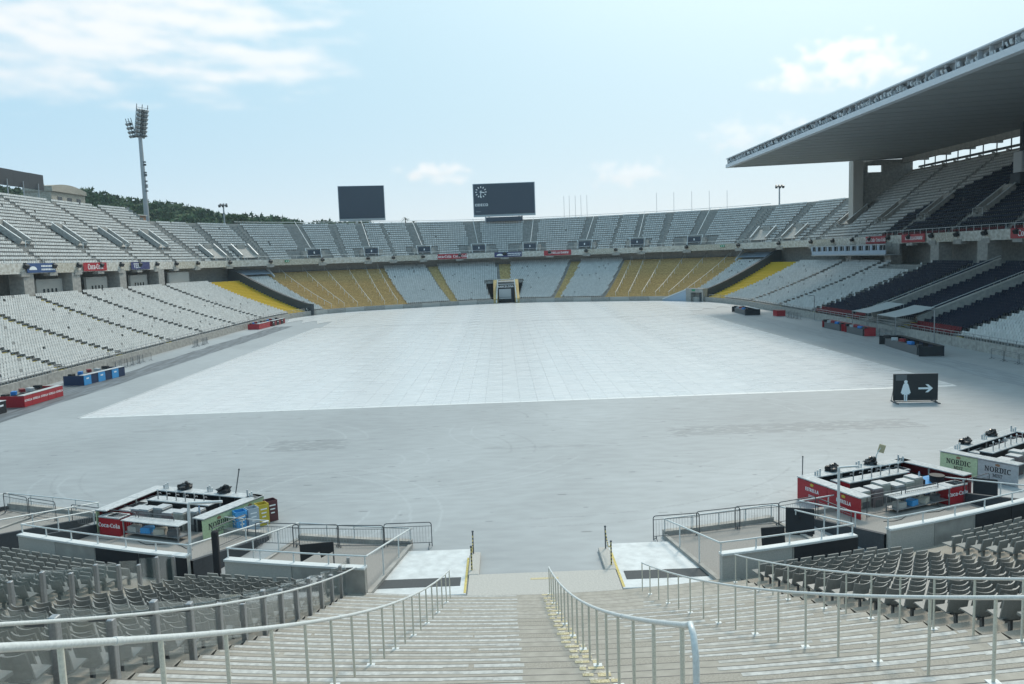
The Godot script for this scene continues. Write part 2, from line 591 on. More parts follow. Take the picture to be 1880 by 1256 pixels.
# ------------------------------------------------------------------ setting
func floor_image() -> Image:
	# wear of the grey floor sheet: patches, tyre arcs, scuffs (x -56..56, z -215..-25)
	var w := 1024
	var h := 1736
	var a := FastNoiseLite.new(); a.seed = 4; a.frequency = 0.006; a.fractal_octaves = 5
	var b := FastNoiseLite.new(); b.seed = 6; b.frequency = 0.05; b.fractal_octaves = 3
	var ia := a.get_image(w, h, false, false, false)
	var im := Image.create(w, h, false, Image.FORMAT_RGB8)
	for y in h:
		for x in w:
			var k := 0.93 + (ia.get_pixel(x, y).r - 0.5) * 0.15 + b.get_noise_2d(x, y * 3.0) * 0.05
			im.set_pixel(x, y, Color(k, k, k))
	var r := RandomNumberGenerator.new()
	r.seed = 5
	var to_px := func(p: Vector2) -> Vector2: return Vector2((p.x + 56.0) / 112.0 * w, (p.y + 215.0) / 190.0 * h)
	# old rectangles where something stood, ragged
	for q in [[-17.4, -54.4, -11.8, -51.0, 0.90], [9.5, -54.2, 27.0, -51.2, 0.90], [-3.0, -50.2, 6.0, -49.4, 0.95], [-30.0, -60.0, -24.0, -58.8, 0.95]]:
		var p0: Vector2 = to_px.call(Vector2(q[0], q[1]))
		var p1: Vector2 = to_px.call(Vector2(q[2], q[3]))
		for y in range(int(p0.y), int(p1.y)):
			for x in range(int(p0.x), int(p1.x)):
				var e := minf(minf(x - p0.x, p1.x - x) * 0.12, minf(y - p0.y, p1.y - y) * 0.4)
				var n := b.get_noise_2d(x * 1.7, y * 4.0) + minf(e, 1.0) * 0.5
				if n > 0.28:
					im.set_pixel(x, y, im.get_pixel(x, y) * q[4])
	# tyre arcs, lighter scuff lines
	for i in 44:
		var c := Vector2(r.randf_range(-26, 30), r.randf_range(-62, -36))
		var rad := r.randf_range(3.0, 17.0)
		var a0 := r.randf_range(0, TAU)
		var sw := r.randf_range(0.3, 1.3)
		var up := r.randf_range(0.95, 1.06)
		if absf(up - 1.0) < 0.02: up = 1.04
		for off in [0.0, 1.5]:
			var steps := int(rad * sw / 0.05)
			for j in steps:
				var t := a0 + sw * j / steps
				var p: Vector2 = to_px.call(c + Vector2(cos(t), sin(t) * 0.8) * (rad + off))
				if p.x > 1 and p.y > 1 and p.x < w - 2 and p.y < h - 2 and r.randf() < 0.75:
					var px := im.get_pixel(int(p.x), int(p.y)) * up
					im.set_pixel(int(p.x), int(p.y), Color(minf(px.r, 1), minf(px.g, 1), minf(px.b, 1)))
	# litter specks and stains
	for i in 260:
		var p: Vector2 = to_px.call(Vector2(r.randf_range(-36, 36), r.randf_range(-66, -33)))
		var kk := r.randf_range(0.7, 0.93)
		for j in r.randi_range(1, 4):
			im.set_pixel(int(p.x) + j, int(p.y), im.get_pixel(int(p.x) + j, int(p.y)) * kk)
	return im

func setting() -> void:
	var k := MB.new()
	k.quad(Vector3(-1500, -0.08, 900), Vector3(1500, -0.08, 900), Vector3(1500, -0.08, -2600), Vector3(-1500, -0.08, -2600))
	struct("ground", k, M.earth, "bare ground outside the stadium", "ground")
	# grey floor sheet
	k = MB.new()
	k.use_uv = true
	var us := ulist(0.0, U, 2.0)
	var mid := Vector3(0, 0, -120.5)
	for i in us.size() - 1:
		var a := cp(us[i], 2.4); var b := cp(us[i + 1], 2.4)
		k.tri(mid, a, b)
	for p in k.v: k.uv.append(Vector2((p.x + 56.0) / 112.0, (p.z + 215.0) / 190.0))
	for i in k.n.size(): k.n[i] = Vector3.UP
	var fm := StandardMaterial3D.new()
	fm.albedo_color = lin(0.335, 0.36, 0.37)
	fm.albedo_texture = ImageTexture.create_from_image(floor_image())
	fm.roughness = 0.55
	fm.texture_repeat = false
	M["floor"] = fm
	struct("arena_floor", k, fm, "grey protective floor sheet covering the arena", "floor")
	# bare track bands
	mat("track", lin(0.19, 0.215, 0.235), 0.6, noise_tex(51, 0.02, 0.55, 1.0, 6), 0.05).uv1_scale = Vector3(0.16, 0.16, 0.02)
	mat("track_b", lin(0.30, 0.335, 0.355), 0.55, noise_tex(52, 0.02, 0.8, 1.0, 6), 0.05).uv1_scale = Vector3(0.16, 0.16, 0.02)
	k = MB.new()
	var f := FastNoiseLite.new(); f.seed = 2; f.frequency = 0.08
	var z := -61.0
	while z > -158.0:
		var z2 := z - 1.5
		var o1 := -46.8 - (3.0 if z > -90 else 0.0) + f.get_noise_1d(z) * 0.8
		var o2 := -46.8 - (3.0 if z2 > -90 else 0.0) + f.get_noise_1d(z2) * 0.8
		var i1 := -42.9 + f.get_noise_1d(z + 300) * 0.25
		var i2 := -42.9 + f.get_noise_1d(z2 + 300) * 0.25
		k.quad(Vector3(o1, 0.006, z), Vector3(i1, 0.006, z), Vector3(i2, 0.006, z2), Vector3(o2, 0.006, z2))
		z = z2
	struct("running_track", k, M.track, "dark grey strip of bare running track along the white seats", "track")
	k = MB.new()
	z = -58.0
	while z > -150.0:
		k.quad(Vector3(41.6, 0.006, z), Vector3(45.4, 0.006, z), Vector3(45.4, 0.006, z - 2), Vector3(41.6, 0.006, z - 2))
		z -= 2.0
	struct("running_track", k, M.track_b, "grey strip of running track in the shade of the roofed stand", "track")
	# white pitch cover
	var cov := Node3D.new()
	cov.name = "pitch_cover"
	add_child(cov)
	tag(cov, "white plastic panels covering the whole pitch", "floor cover", "", "structure")
	var wpan := 73.8 / 50.0
	var lpan := 85.0 / 6.0
	var ms := []
	for i in 4:
		var q := MB.new()
		q.box(Vector3.ZERO, Vector3(wpan - 0.012, 0.03, lpan - 0.01))
		ms.append(q.mesh(M["cover_%d" % i]))
	for i in 50:
		for j in 6:
			var o := part(cov, "floor_panel", ms[rng.randi_range(0, 3)], null)
			o.position = Vector3(-36.85 + wpan * (i + 0.5), 0.022 + rng.randf_range(0, 0.003), -66.1 - lpan * (j + 0.5))
			o.rotation = Vector3(rng.randf_range(-0.0002, 0.0002), 0, rng.randf_range(-0.0006, 0.0006))
	k = MB.new()
	for i in 50:
		var x0 := -36.85 + wpan * i + 0.01
		var x1 := x0 + wpan - 0.02
		k.quad(Vector3(x0, 0.006, -65.72), Vector3(x1, 0.006, -65.72), Vector3(x1, 0.04, -66.08), Vector3(x0, 0.04, -66.08))
	part(cov, "edge_ramp", k, M.white_paint)
	for sx in [-1.0, 1.0]:
		k = MB.new()
		k.quad(Vector3(sx * 37.15, 0.006, -65.9), Vector3(sx * 37.15, 0.006, -151), Vector3(sx * 36.9, 0.04, -151), Vector3(sx * 36.9, 0.04, -65.9))
		part(cov, "edge_ramp", k, M.white_paint)
	# far part of the cover reaches the stand
	k = MB.new()
	for i in range(-49, 49):
		var q := []
		for x in [i, i + 1]:
			var zf := -120.0
			for u in range(150, 340):
				var p := cp(float(u), -0.8)
				if absf(p.x - x) < 0.9: zf = minf(zf, p.z)
			var zn := -151.4
			if absf(x) > 36.9:
				zn = -158.0 - 9.0 * absf(sin(x * 0.8)) * (1.0 if x < 0 else 0.5) - (absf(x) - 37.0) * 0.9
			if zf > zn: zf = zn - 0.2
			q.append(Vector3(x, 0.034, zn)); q.append(Vector3(x, 0.034, zf))
		k.quad(q[0], q[2], q[3], q[1])
	part(cov, "far_sheet", k, M.cover_0)

# ------------------------------------------------------------------ stands
const AISLES := [93.7, 107.5, 123.5, 137.0, 153.3, 169.5]
const VOM_FAR := [241.0, 229.7, 214.3, 204.2]
const VOM_SIDE := [116.5, 132.0, 149.5, 165.8, 179.0]
const VOM_LOW := [188.7, 194.3]

func half_steps(parent: Node, u: float, rows: Array, width: float, m1: Material, m2: Material) -> void:
	var k := MB.new()
	var k2 := MB.new()
	for r in rows:
		var rise: float = r[2] - r[3]
		var b := frame(u)
		k.box(cp(u, r[0] - 0.2, r[3] + rise * 0.25), Vector3(width, rise * 0.5, 0.4), b)
		k2.box(cp(u, r[0] - 0.2, r[3] + rise * 0.5 + 0.012), Vector3(width + 0.02, 0.024, 0.42), b)
	part(parent, "aisle_steps", k, m1)
	part(parent, "step_treads", k2, m2)  # black ones carry the shade at each aisle riser in their colour

func stands() -> void:
	var sides := [
		[-1.0, "lower_stand", "long lower tier of white seats along the dark track", "upper_stand", "open upper tier of white seats under the tall light mast"],
		[1.0, "lower_stand", "lower tier with grey and navy seats in the shade of the roof", "upper_stand", "roofed upper tier with grey and navy seats"]]
	for sd in sides:
		var g: float = sd[0]
		var lo := thing(sd[1], sd[2], "stand")
		var rl := rows_low(false, 25)
		var cuts := [30.0, 62.0, 78.0] + AISLES + [185.0]
		for i in cuts.size() - 1:
			var a: float = cuts[i] * g
			var b: float = cuts[i + 1] * g
			part(lo, "terrace", terrace(minf(a, b), maxf(a, b), rl), M.terrace)
		for a in AISLES:
			half_steps(lo, a * g, rl.slice(1), 1.15, M.yellow_line if (g > 0 or a < 130) else M.concrete, M.black_soft)
		# yellow wedge at the corner
		var ry := rows_low(false, 26)
		part(lo, "painted_terrace", terrace(minf(185.0 * g, 191.2 * g), maxf(185.0 * g, 191.2 * g), ry), M.yellow, "bright yellow painted terrace without seats")
		# front wall panels
		var u := 34.0
		while u < 191.0:
			var a := minf(u * g, (u + 4.94) * g)
			part(lo, "wall_panel", wall_strip(a, a + 4.94, 0.85, 0.0, 1.12, 0.3), M.concrete)
			u += 5.0
		part(lo, "front_rail", rail_along(minf(60.0 * g, 190.0 * g), maxf(60.0 * g, 190.0 * g), 1.0, 1.75, 0.04), M.steel)
		part(lo, "front_rail", rail_along(minf(60.0 * g, 190.0 * g), maxf(60.0 * g, 190.0 * g), 1.0, 1.42, 0.03), M.steel)
		var rp := MB.new()
		for uu in ulist(minf(60.0 * g, 190.0 * g), maxf(60.0 * g, 190.0 * g), 1.5):
			rp.box(cp(uu, 1.0, 1.43), Vector3(0.05, 0.62, 0.05), frame(uu))
		part(lo, "rail_posts", rp, M.steel)
		# concourse behind the seats
		var cw := MB.new()
		var us := ulist(minf(62.0 * g, 191.0 * g), maxf(62.0 * g, 191.0 * g))
		var yt := ys(1.2 + PITCH * 24)
		for i in us.size() - 1:
			cw.quad(cp(us[i], 21.7, yt), cp(us[i + 1], 21.7, yt), cp(us[i + 1], 29.0, yt), cp(us[i], 29.0, yt))
		part(lo, "concourse", cw, M.concrete)
		part(lo, "back_wall", wall_strip(minf(62.0 * g, 196.0 * g), maxf(62.0 * g, 196.0 * g), 27.0, yt, 16.3, 0.4), M.concrete)
		for a in AISLES:
			pb(lo, "column", M.concrete, cp(a * g - g * 0.6, 22.9, 10.3), Vector3(2.6, 3.9, 2.2), frame(a * g))
			pb(lo, "column", M.concrete, cp(a * g + g * 3.0, 24.2, 10.3), Vector3(0.7, 3.9, 0.9), frame(a * g))
		if g < 0:
			for a in [131.0, 146.0, 162.5]:
				var w := pb(lo, "wall_block", M.concrete_light, cp(a * g, 23.5, 9.9), Vector3(7.4, 2.7, 0.4), frame(a * g))
				for j in 4:
					pb(w, "window", M.window, cp(a * g + (j - 1.5) * 1.15, 23.29, 9.35), Vector3(0.5, 0.75, 0.06), frame(a * g))  # dark panes stand in for open holes, their shade put into the colour
			pb(lo, "wall_block", M.concrete_light, cp(177.0 * g, 22.8, 10.0), Vector3(9.0, 2.9, 0.4), frame(177.0 * g))
		# dark curved dividing wall
		var dw := MB.new()
		var ss := []
		var s := 0.4
		while s < 25.6:
			ss.append(s); s += 1.2
		for i in ss.size() - 1:
			var ua: float = g * (191.5 + 0.012 * pow(maxf(0.0, 9.0 - ss[i]), 2.0))
			var ub: float = g * (191.5 + 0.012 * pow(maxf(0.0, 9.0 - ss[i + 1]), 2.0))
			var d := 0.28 * g
			var ya := ys(ss[i]) + 1.75; var yb := ys(ss[i + 1]) + 1.75
			var p := [cp(ua - d, ss[i], 0), cp(ub - d, ss[i + 1], 0), cp(ub - d, ss[i + 1], yb), cp(ua - d, ss[i], ya), cp(ua + d, ss[i], 0), cp(ub + d, ss[i + 1], 0), cp(ub + d, ss[i + 1], yb), cp(ua + d, ss[i], ya)]
			dw.quad(p[0], p[1], p[2], p[3]); dw.quad(p[5], p[4], p[7], p[6]); dw.quad(p[3], p[2], p[6], p[7])
			if i == 0: dw.quad(p[4], p[0], p[3], p[7])
		part(lo, "dividing_wall", dw, M.wall_dark, "dark curved wall between the yellow wedge and the end stand")
		# ---- upper tier
		var nrow := 21 if g < 0 else 24
		var up := thing(sd[3], sd[4], "stand")
		var ru := rows_up(nrow)
		var cu := [60.0, 100.0] + VOM_SIDE + [183.4]
		for i in cu.size() - 1:
			var a: float = cu[i] * g
			var b: float = cu[i + 1] * g
			part(up, "terrace", terrace(minf(a, b), maxf(a, b), ru), M.terrace_up)
		part(up, "terrace", terrace(minf(183.4 * g, 197.0 * g), maxf(183.4 * g, 197.0 * g), rows_up(16)), M.terrace_up)
		for a in VOM_SIDE:
			half_steps(up, a * g + 2.6, ru.slice(1), 1.1, M.concrete, M.black_soft)
			side_vomitory(up, a * g, 27.2, 31.6, g)
		for a in VOM_LOW:
			half_steps(up, a * g + 2.3 * g, rows_up(16).slice(1), 1.0, M.concrete, M.black_soft)
			side_vomitory(up, a * g, 23.6, 27.2, g)
		half_steps(up, g * 185.0, rows_up(16).slice(1), 1.2, M.concrete, M.black_soft)
		var st := US0 + UP * nrow
		var yt2 := UY0 + UR * (nrow - 1)
		part(up, "back_wall", wall_strip(minf(60.0 * g, 183.4 * g), maxf(60.0 * g, 183.4 * g), st, 0.0, yt2 + (0.15 if g < 0 else 0.7), 0.4, 3.0), M.concrete)
		part(up, "back_wall", wall_strip(minf(183.4 * g, 197.0 * g), maxf(183.4 * g, 197.0 * g), US0 + UP * 16, 0.0, UY0 + UR * 15 + 0.7, 0.4, 1.6), M.concrete)
		var ew := MB.new()
		for i in range(16, nrow):
			ew.quad(cp(183.4 * g, US0 + UP * i, 20.0), cp(183.4 * g, US0 + UP * (i + 1), 20.0), cp(183.4 * g, US0 + UP * (i + 1), UY0 + UR * i + 0.8), cp(183.4 * g, US0 + UP * i, UY0 + UR * i + 0.8))
		part(up, "end_wall", ew, M.concrete)
		soffit(up, minf(60.0 * g, 197.0 * g), maxf(60.0 * g, 197.0 * g))
		fascia_run(up, g, 62.0, 197.0)
	# ---- far end
	var fl := thing("lower_stand", "curved lower tier at the far end with ochre and grey blocks", "stand")
	var rf := rows_low(false, 30)
	var in_portal := func(u: float, s: float) -> bool: return absf(absf(u) - U * 0.5) < 3.3 and s < 13.2
	for g in [-1.0, 1.0]:
		var secs := [[192.0, 197.4, M.terrace], [197.4, 219.0, M.ochre], [219.0, 230.6, M.terrace], [230.6, 232.7, M.ochre_dark], [232.7, 244.2, M.terrace], [244.2, U * 0.5, M.ochre_dark]]
		for q in secs:
			var a := minf(q[0] * g, q[1] * g)
			var b := maxf(q[0] * g, q[1] * g)
			var is_painted: bool = q[2] != M.terrace
			var tp := part(fl, "painted_terrace" if is_painted else "terrace", terrace(a, b, rf, in_portal, 1 if is_painted else 0), q[2])
			if is_painted: part(tp, "risers", terrace(a, b, rf, in_portal, 2), q[2])
		var u := 192.4
		while u < 240.0:
			var a := minf(u * g, (u + 4.94) * g)
			part(fl, "wall_panel", wall_strip(a, a + 4.94, 0.85, 0.0, 1.12, 0.3), M.concrete if int(u) % 2 else M.concrete_light)
			u += 5.0
		var sh := MB.new()
		for i in 6:
			sh.quad(cp(g * (192.3 + i * 0.85), 22.6, ys(22.6) + 0.9), cp(g * (193.13 + i * 0.85), 22.6, ys(22.6) + 0.9), cp(g * (193.13 + i * 0.85), 25.6, ys(25.6) + 0.7), cp(g * (192.3 + i * 0.85), 25.6, ys(25.6) + 0.7))
		part(fl, "cover_sheet", sh, M.sheet_blue)
		pt(fl, "edge_rail", M.white_paint, [cp(g * 197.6, 22.0, ys(22.0) + 0.4), cp(g * 197.6, 25.8, ys(25.8) + 1.6)], 0.28, 6)
		part(fl, "back_wall", wall_strip(minf(196.0 * g, U * 0.5 * g), maxf(196.0 * g, U * 0.5 * g), 27.0, 9.0, 16.3, 0.4), M.concrete)
	var cw2 := MB.new()
	var us2 := ulist(191.5, U - 191.5)
	for i in us2.size() - 1:
		cw2.quad(cp(us2[i], 25.8, 10.4), cp(us2[i + 1], 25.8, 10.4), cp(us2[i + 1], 29, 10.4), cp(us2[i], 29, 10.4))
	part(fl, "concourse", cw2, M.concrete)
	portal(fl)
	var fu := thing("upper_stand", "curved upper tier of grey seats below the two big screens", "stand")
	var rfu := rows_up(16)
	var cuts2 := [197.0, 204.2, 214.3, 229.7, 241.0, U * 0.5]
	for g in [-1.0, 1.0]:
		for i in cuts2.size() - 1:
			var a: float = cuts2[i] * g
			var b: float = cuts2[i + 1] * g
			part(fu, "terrace", terrace(minf(a, b), maxf(a, b), rfu), M.terrace_up)
		part(fu, "back_wall", wall_strip(minf(197.0 * g, U * 0.5 * g), maxf(197.0 * g, U * 0.5 * g), US0 + UP * 16, 0.0, UY0 + UR * 15 + 0.75, 0.4), M.concrete)
		part(fu, "rim_rail", rail_along(minf(197.0 * g, U * 0.5 * g), maxf(197.0 * g, U * 0.5 * g), US0 + UP * 16 + 0.2, UY0 + UR * 15 + 1.25, 0.07), M.rail_white)
		for a in [197.3, 209.2, 222.5]:
			half_steps(fu, a * g, rfu.slice(1), 0.9, M.concrete, M.concrete)
		for a in VOM_FAR: far_vomitory(fu, a * g, g)
		soffit(fu, minf(197.0 * g, U * 0.5 * g), maxf(197.0 * g, U * 0.5 * g))
		fascia_run(fu, g, 197.2, U * 0.5)

func soffit(parent: Node, u0: float, u1: float) -> void:
	var k := MB.new()
	var us := ulist(u0, u1)
	for i in us.size() - 1:
		k.quad(cp(us[i], 22.0, 12.3), cp(us[i], 27.0, 15.9), cp(us[i + 1], 27.0, 15.9), cp(us[i + 1], 22.0, 12.3))
	part(parent, "soffit", k, M.concrete)

func fascia_run(parent: Node, g: float, u0: float, u1: float) -> void:
	var n := int(round((u1 - u0) / 7.4))
	var w := (u1 - u0) / n
	for i in n:
		var a := (u0 + w * i) * g
		var b := (u0 + w * (i + 1) - 0.07) * g
		part(parent, "fascia_panel", wall_strip(minf(a, b), maxf(a, b), 21.75 - 0.04 * (i % 2), 12.2, 13.75, 0.4), M.fascia if i % 3 else M.fascia_b)
		pb(parent, "corbel", M.concrete, cp(b, 22.1, 12.15), Vector3(2.2, 0.75, 1.0), frame(b))
		# small floodlight hanging on the balcony
		if int(u0 + w * i) > 75:
			var f := thing("floodlight", "%s small black floodlight from the near end of the %s balcony" % [nth(i + 1), ("left" if u0 < 190 else "far left") if g < 0 else ("right" if u0 < 190 else "far right")], "floodlight", "small floodlights along the balcony", cp(b, 21.45, 13.3), atan2(outward(b).x, outward(b).z))
			pb(f, "housing", M.black, Vector3(0, 0, -0.05), Vector3(0.95, 0.6, 0.5), Basis(Vector3.RIGHT, -0.5), 0.06)
			pb(f, "bracket", M.black, Vector3(0, 0.38, 0.15), Vector3(0.3, 0.3, 0.35))
	part(parent, "balcony_rail", rail_along(minf(u0 * g, u1 * g), maxf(u0 * g, u1 * g), 21.95, 14.55, 0.045), M.rail_white)
	var k := MB.new()
	for u in ulist(u0 * g if g > 0 else u1 * g, u1 * g if g > 0 else u0 * g, 2.0):
		k.box(cp(u, 21.95, 14.15), Vector3(0.06, 0.8, 0.06), frame(u))
	part(parent, "rail_posts", k, M.rail_white)

func side_vomitory(parent: Node, u: float, s0: float, s1: float, g: float) -> void:
	var yf := func(s: float) -> float: return UY0 + UR * (s - US0) / UP
	var k := MB.new()
	var w := 1.35
	var vo := part(parent, "vomitory", k_quad([cp(u - w, s0, yf.call(s0) + 0.15), cp(u + w, s0, yf.call(s0) + 0.15), cp(u + w, s1, yf.call(s1) + 0.15), cp(u - w, s1, yf.call(s1) + 0.15)]), M.concrete)
	for q in [-1.0, 1.0]:
		var wl := MB.new()
		wl.bar(cp(u + q * w, s0 - 0.2, yf.call(s0) + 0.35), cp(u + q * w, s1, yf.call(s1) + 0.55), 0.22, 1.0)
		part(vo, "side_wall", wl, M.concrete)
		var cp2 := MB.new()
		cp2.bar(cp(u + q * w, s0 - 0.2, yf.call(s0) + 0.92), cp(u + q * w, s1, yf.call(s1) + 1.12), 0.3, 0.1)
		part(vo, "coping", cp2, M.white_paint)
	pb(vo, "end_wall", M.concrete, cp(u, s1 - 0.3, yf.call(s1) + 0.3), Vector3(2.4, 1.3, 0.5), frame(u))
	pt(vo, "guard_rail", M.rail_white, [cp(u - w, s0 - 0.9, yf.call(s0) - 0.5), cp(u - w, s0 - 0.9, yf.call(s0) + 0.6), cp(u + w, s0 - 0.9, yf.call(s0) + 0.6), cp(u + w, s0 - 0.9, yf.call(s0) - 0.5)], 0.05, 5)

func k_quad(p: Array) -> MB:
	var k := MB.new()
	k.quad(p[0], p[1], p[2], p[3])
	return k

func far_vomitory(parent: Node, u: float, g: float) -> void:
	var b := frame(u)
	var o := outward(u)
	var c := cp(u, 23.3, 0)
	var v := pb(parent, "vomitory", M.concrete, c + Vector3(0, 14.3, 0) + o * 1.2, Vector3(6.0, 1.5, 2.2), b)
	pb(v, "panel", M.screen, c + Vector3(0, 15.15, 0) - o * 0.15, Vector3(3.5, 1.75, 0.15), b)
	pb(v, "number_plate", M.clock_white, c + Vector3(0, 15.3, 0) - o * 0.24, Vector3(0.3, 0.55, 0.03), b)
	for q in [-1.0, 1.0]:
		pt(v, "post", M.white_paint, [c + b.x * (q * 1.95) + Vector3(0, 13.9, 0) - o * 0.4, c + b.x * (q * 2.15) + Vector3(0, 16.5, 0) + o * 0.6], 0.13, 6)
		pb(v, "side_wall", M.concrete, c + b.x * (q * 2.6) + Vector3(0, 14.9, 0) + o * 0.6, Vector3(0.9, 1.7, 1.6), b)
	pt(v, "top_rail", M.rail_white, [c + b.x * -2.15 + Vector3(0, 16.5, 0) + o * 0.6, c + b.x * 2.15 + Vector3(0, 16.5, 0) + o * 0.6], 0.07, 6)
	var sl := MB.new()
	for i in range(3, 16):
		sl.box(cp(u, US0 + UP * (i + 0.5), UY0 + UR * i + 0.02), Vector3(2.1, 0.04, UP - 0.02), b)
	part(v, "aisle", sl, M.concrete)
	pt(v, "hand_rail", M.rail_white, [cp(u, 25.4, 16.6), cp(u, 36.0, 24.4)], 0.075, 6)

func portal(parent: Node) -> void:
	var p := pb(parent, "portal", M.black_soft, Vector3(0, 2.7, -216.2), Vector3(4.4, 5.3, 0.5))
	pb(p, "roller_screen", M.pale_grey, Vector3(-0.35, 2.35, -215.75), Vector3(3.3, 2.7, 0.12))
	pb(p, "screen_stripe", M.keg, Vector3(-0.35, 1.45, -215.68), Vector3(3.2, 0.16, 0.04))
	pb(p, "sign_board", M.black, Vector3(0, 4.35, -215.8), Vector3(4.3, 0.7, 0.12))
	words(p, "BARCELONA", 0.55, Vector3(-0.1, 4.35, -215.7), Basis(), M.clock_white)
	pb(p, "beam", M.pale_grey, Vector3(0, 5.0, -215.6), Vector3(4.4, 0.25, 0.3))
	for q in [-1.0, 1.0]:
		var w := MB.new()
		w.quad(Vector3(q * 2.35, 0, -212.6), Vector3(q * 2.35, 0, -225.0), Vector3(q * 2.35, 6.0, -225.0), Vector3(q * 2.35, 1.2, -212.6))
		w.quad(Vector3(q * 2.35, 1.2, -212.6), Vector3(q * 2.35, 6.0, -225.0), Vector3(q * 3.5, 6.0, -225.0), Vector3(q * 3.5, 1.2, -212.6))
		w.quad(Vector3(q * 2.35, 0, -212.6), Vector3(q * 2.35, 1.2, -212.6), Vector3(q * 3.5, 1.2, -212.6), Vector3(q * 3.5, 0, -212.6))
		part(p, "ramp_wall", w, M.ochre_dark)
		pt(p, "post", M.white_paint, [Vector3(q * 2.75, 0.2, -212.4), Vector3(q * 2.25, 6.3, -215.0)], 0.17, 6)
	pt(p, "top_rail", M.white_paint, [Vector3(-2.25, 6.3, -215.0), Vector3(2.25, 6.3, -215.0)], 0.08, 6)
	var r := MB.new()
	r.box(Vector3(0, 5.55, -220.8), Vector3(4.7, 0.3, 9.2))
	part(p, "lintel", r, M.concrete)

# ------------------------------------------------------------------ near end
func xs(x: float, s: float, y: float) -> Vector3:
	var p := cp(u_at_x(x, s), s, y)
	return Vector3(x, y, p.z)

func strip_x(k: MB, x0: float, x1: float, s0: float, s1: float, y: float, seg := 2.0) -> void:
	var n := maxi(1, int(ceil((x1 - x0) / seg)))
	for i in n:
		var a := lerpf(x0, x1, float(i) / n)
		var b := lerpf(x0, x1, float(i + 1) / n)
		k.quad(xs(a, s0, y), xs(a, s1, y), xs(b, s1, y), xs(b, s0, y))

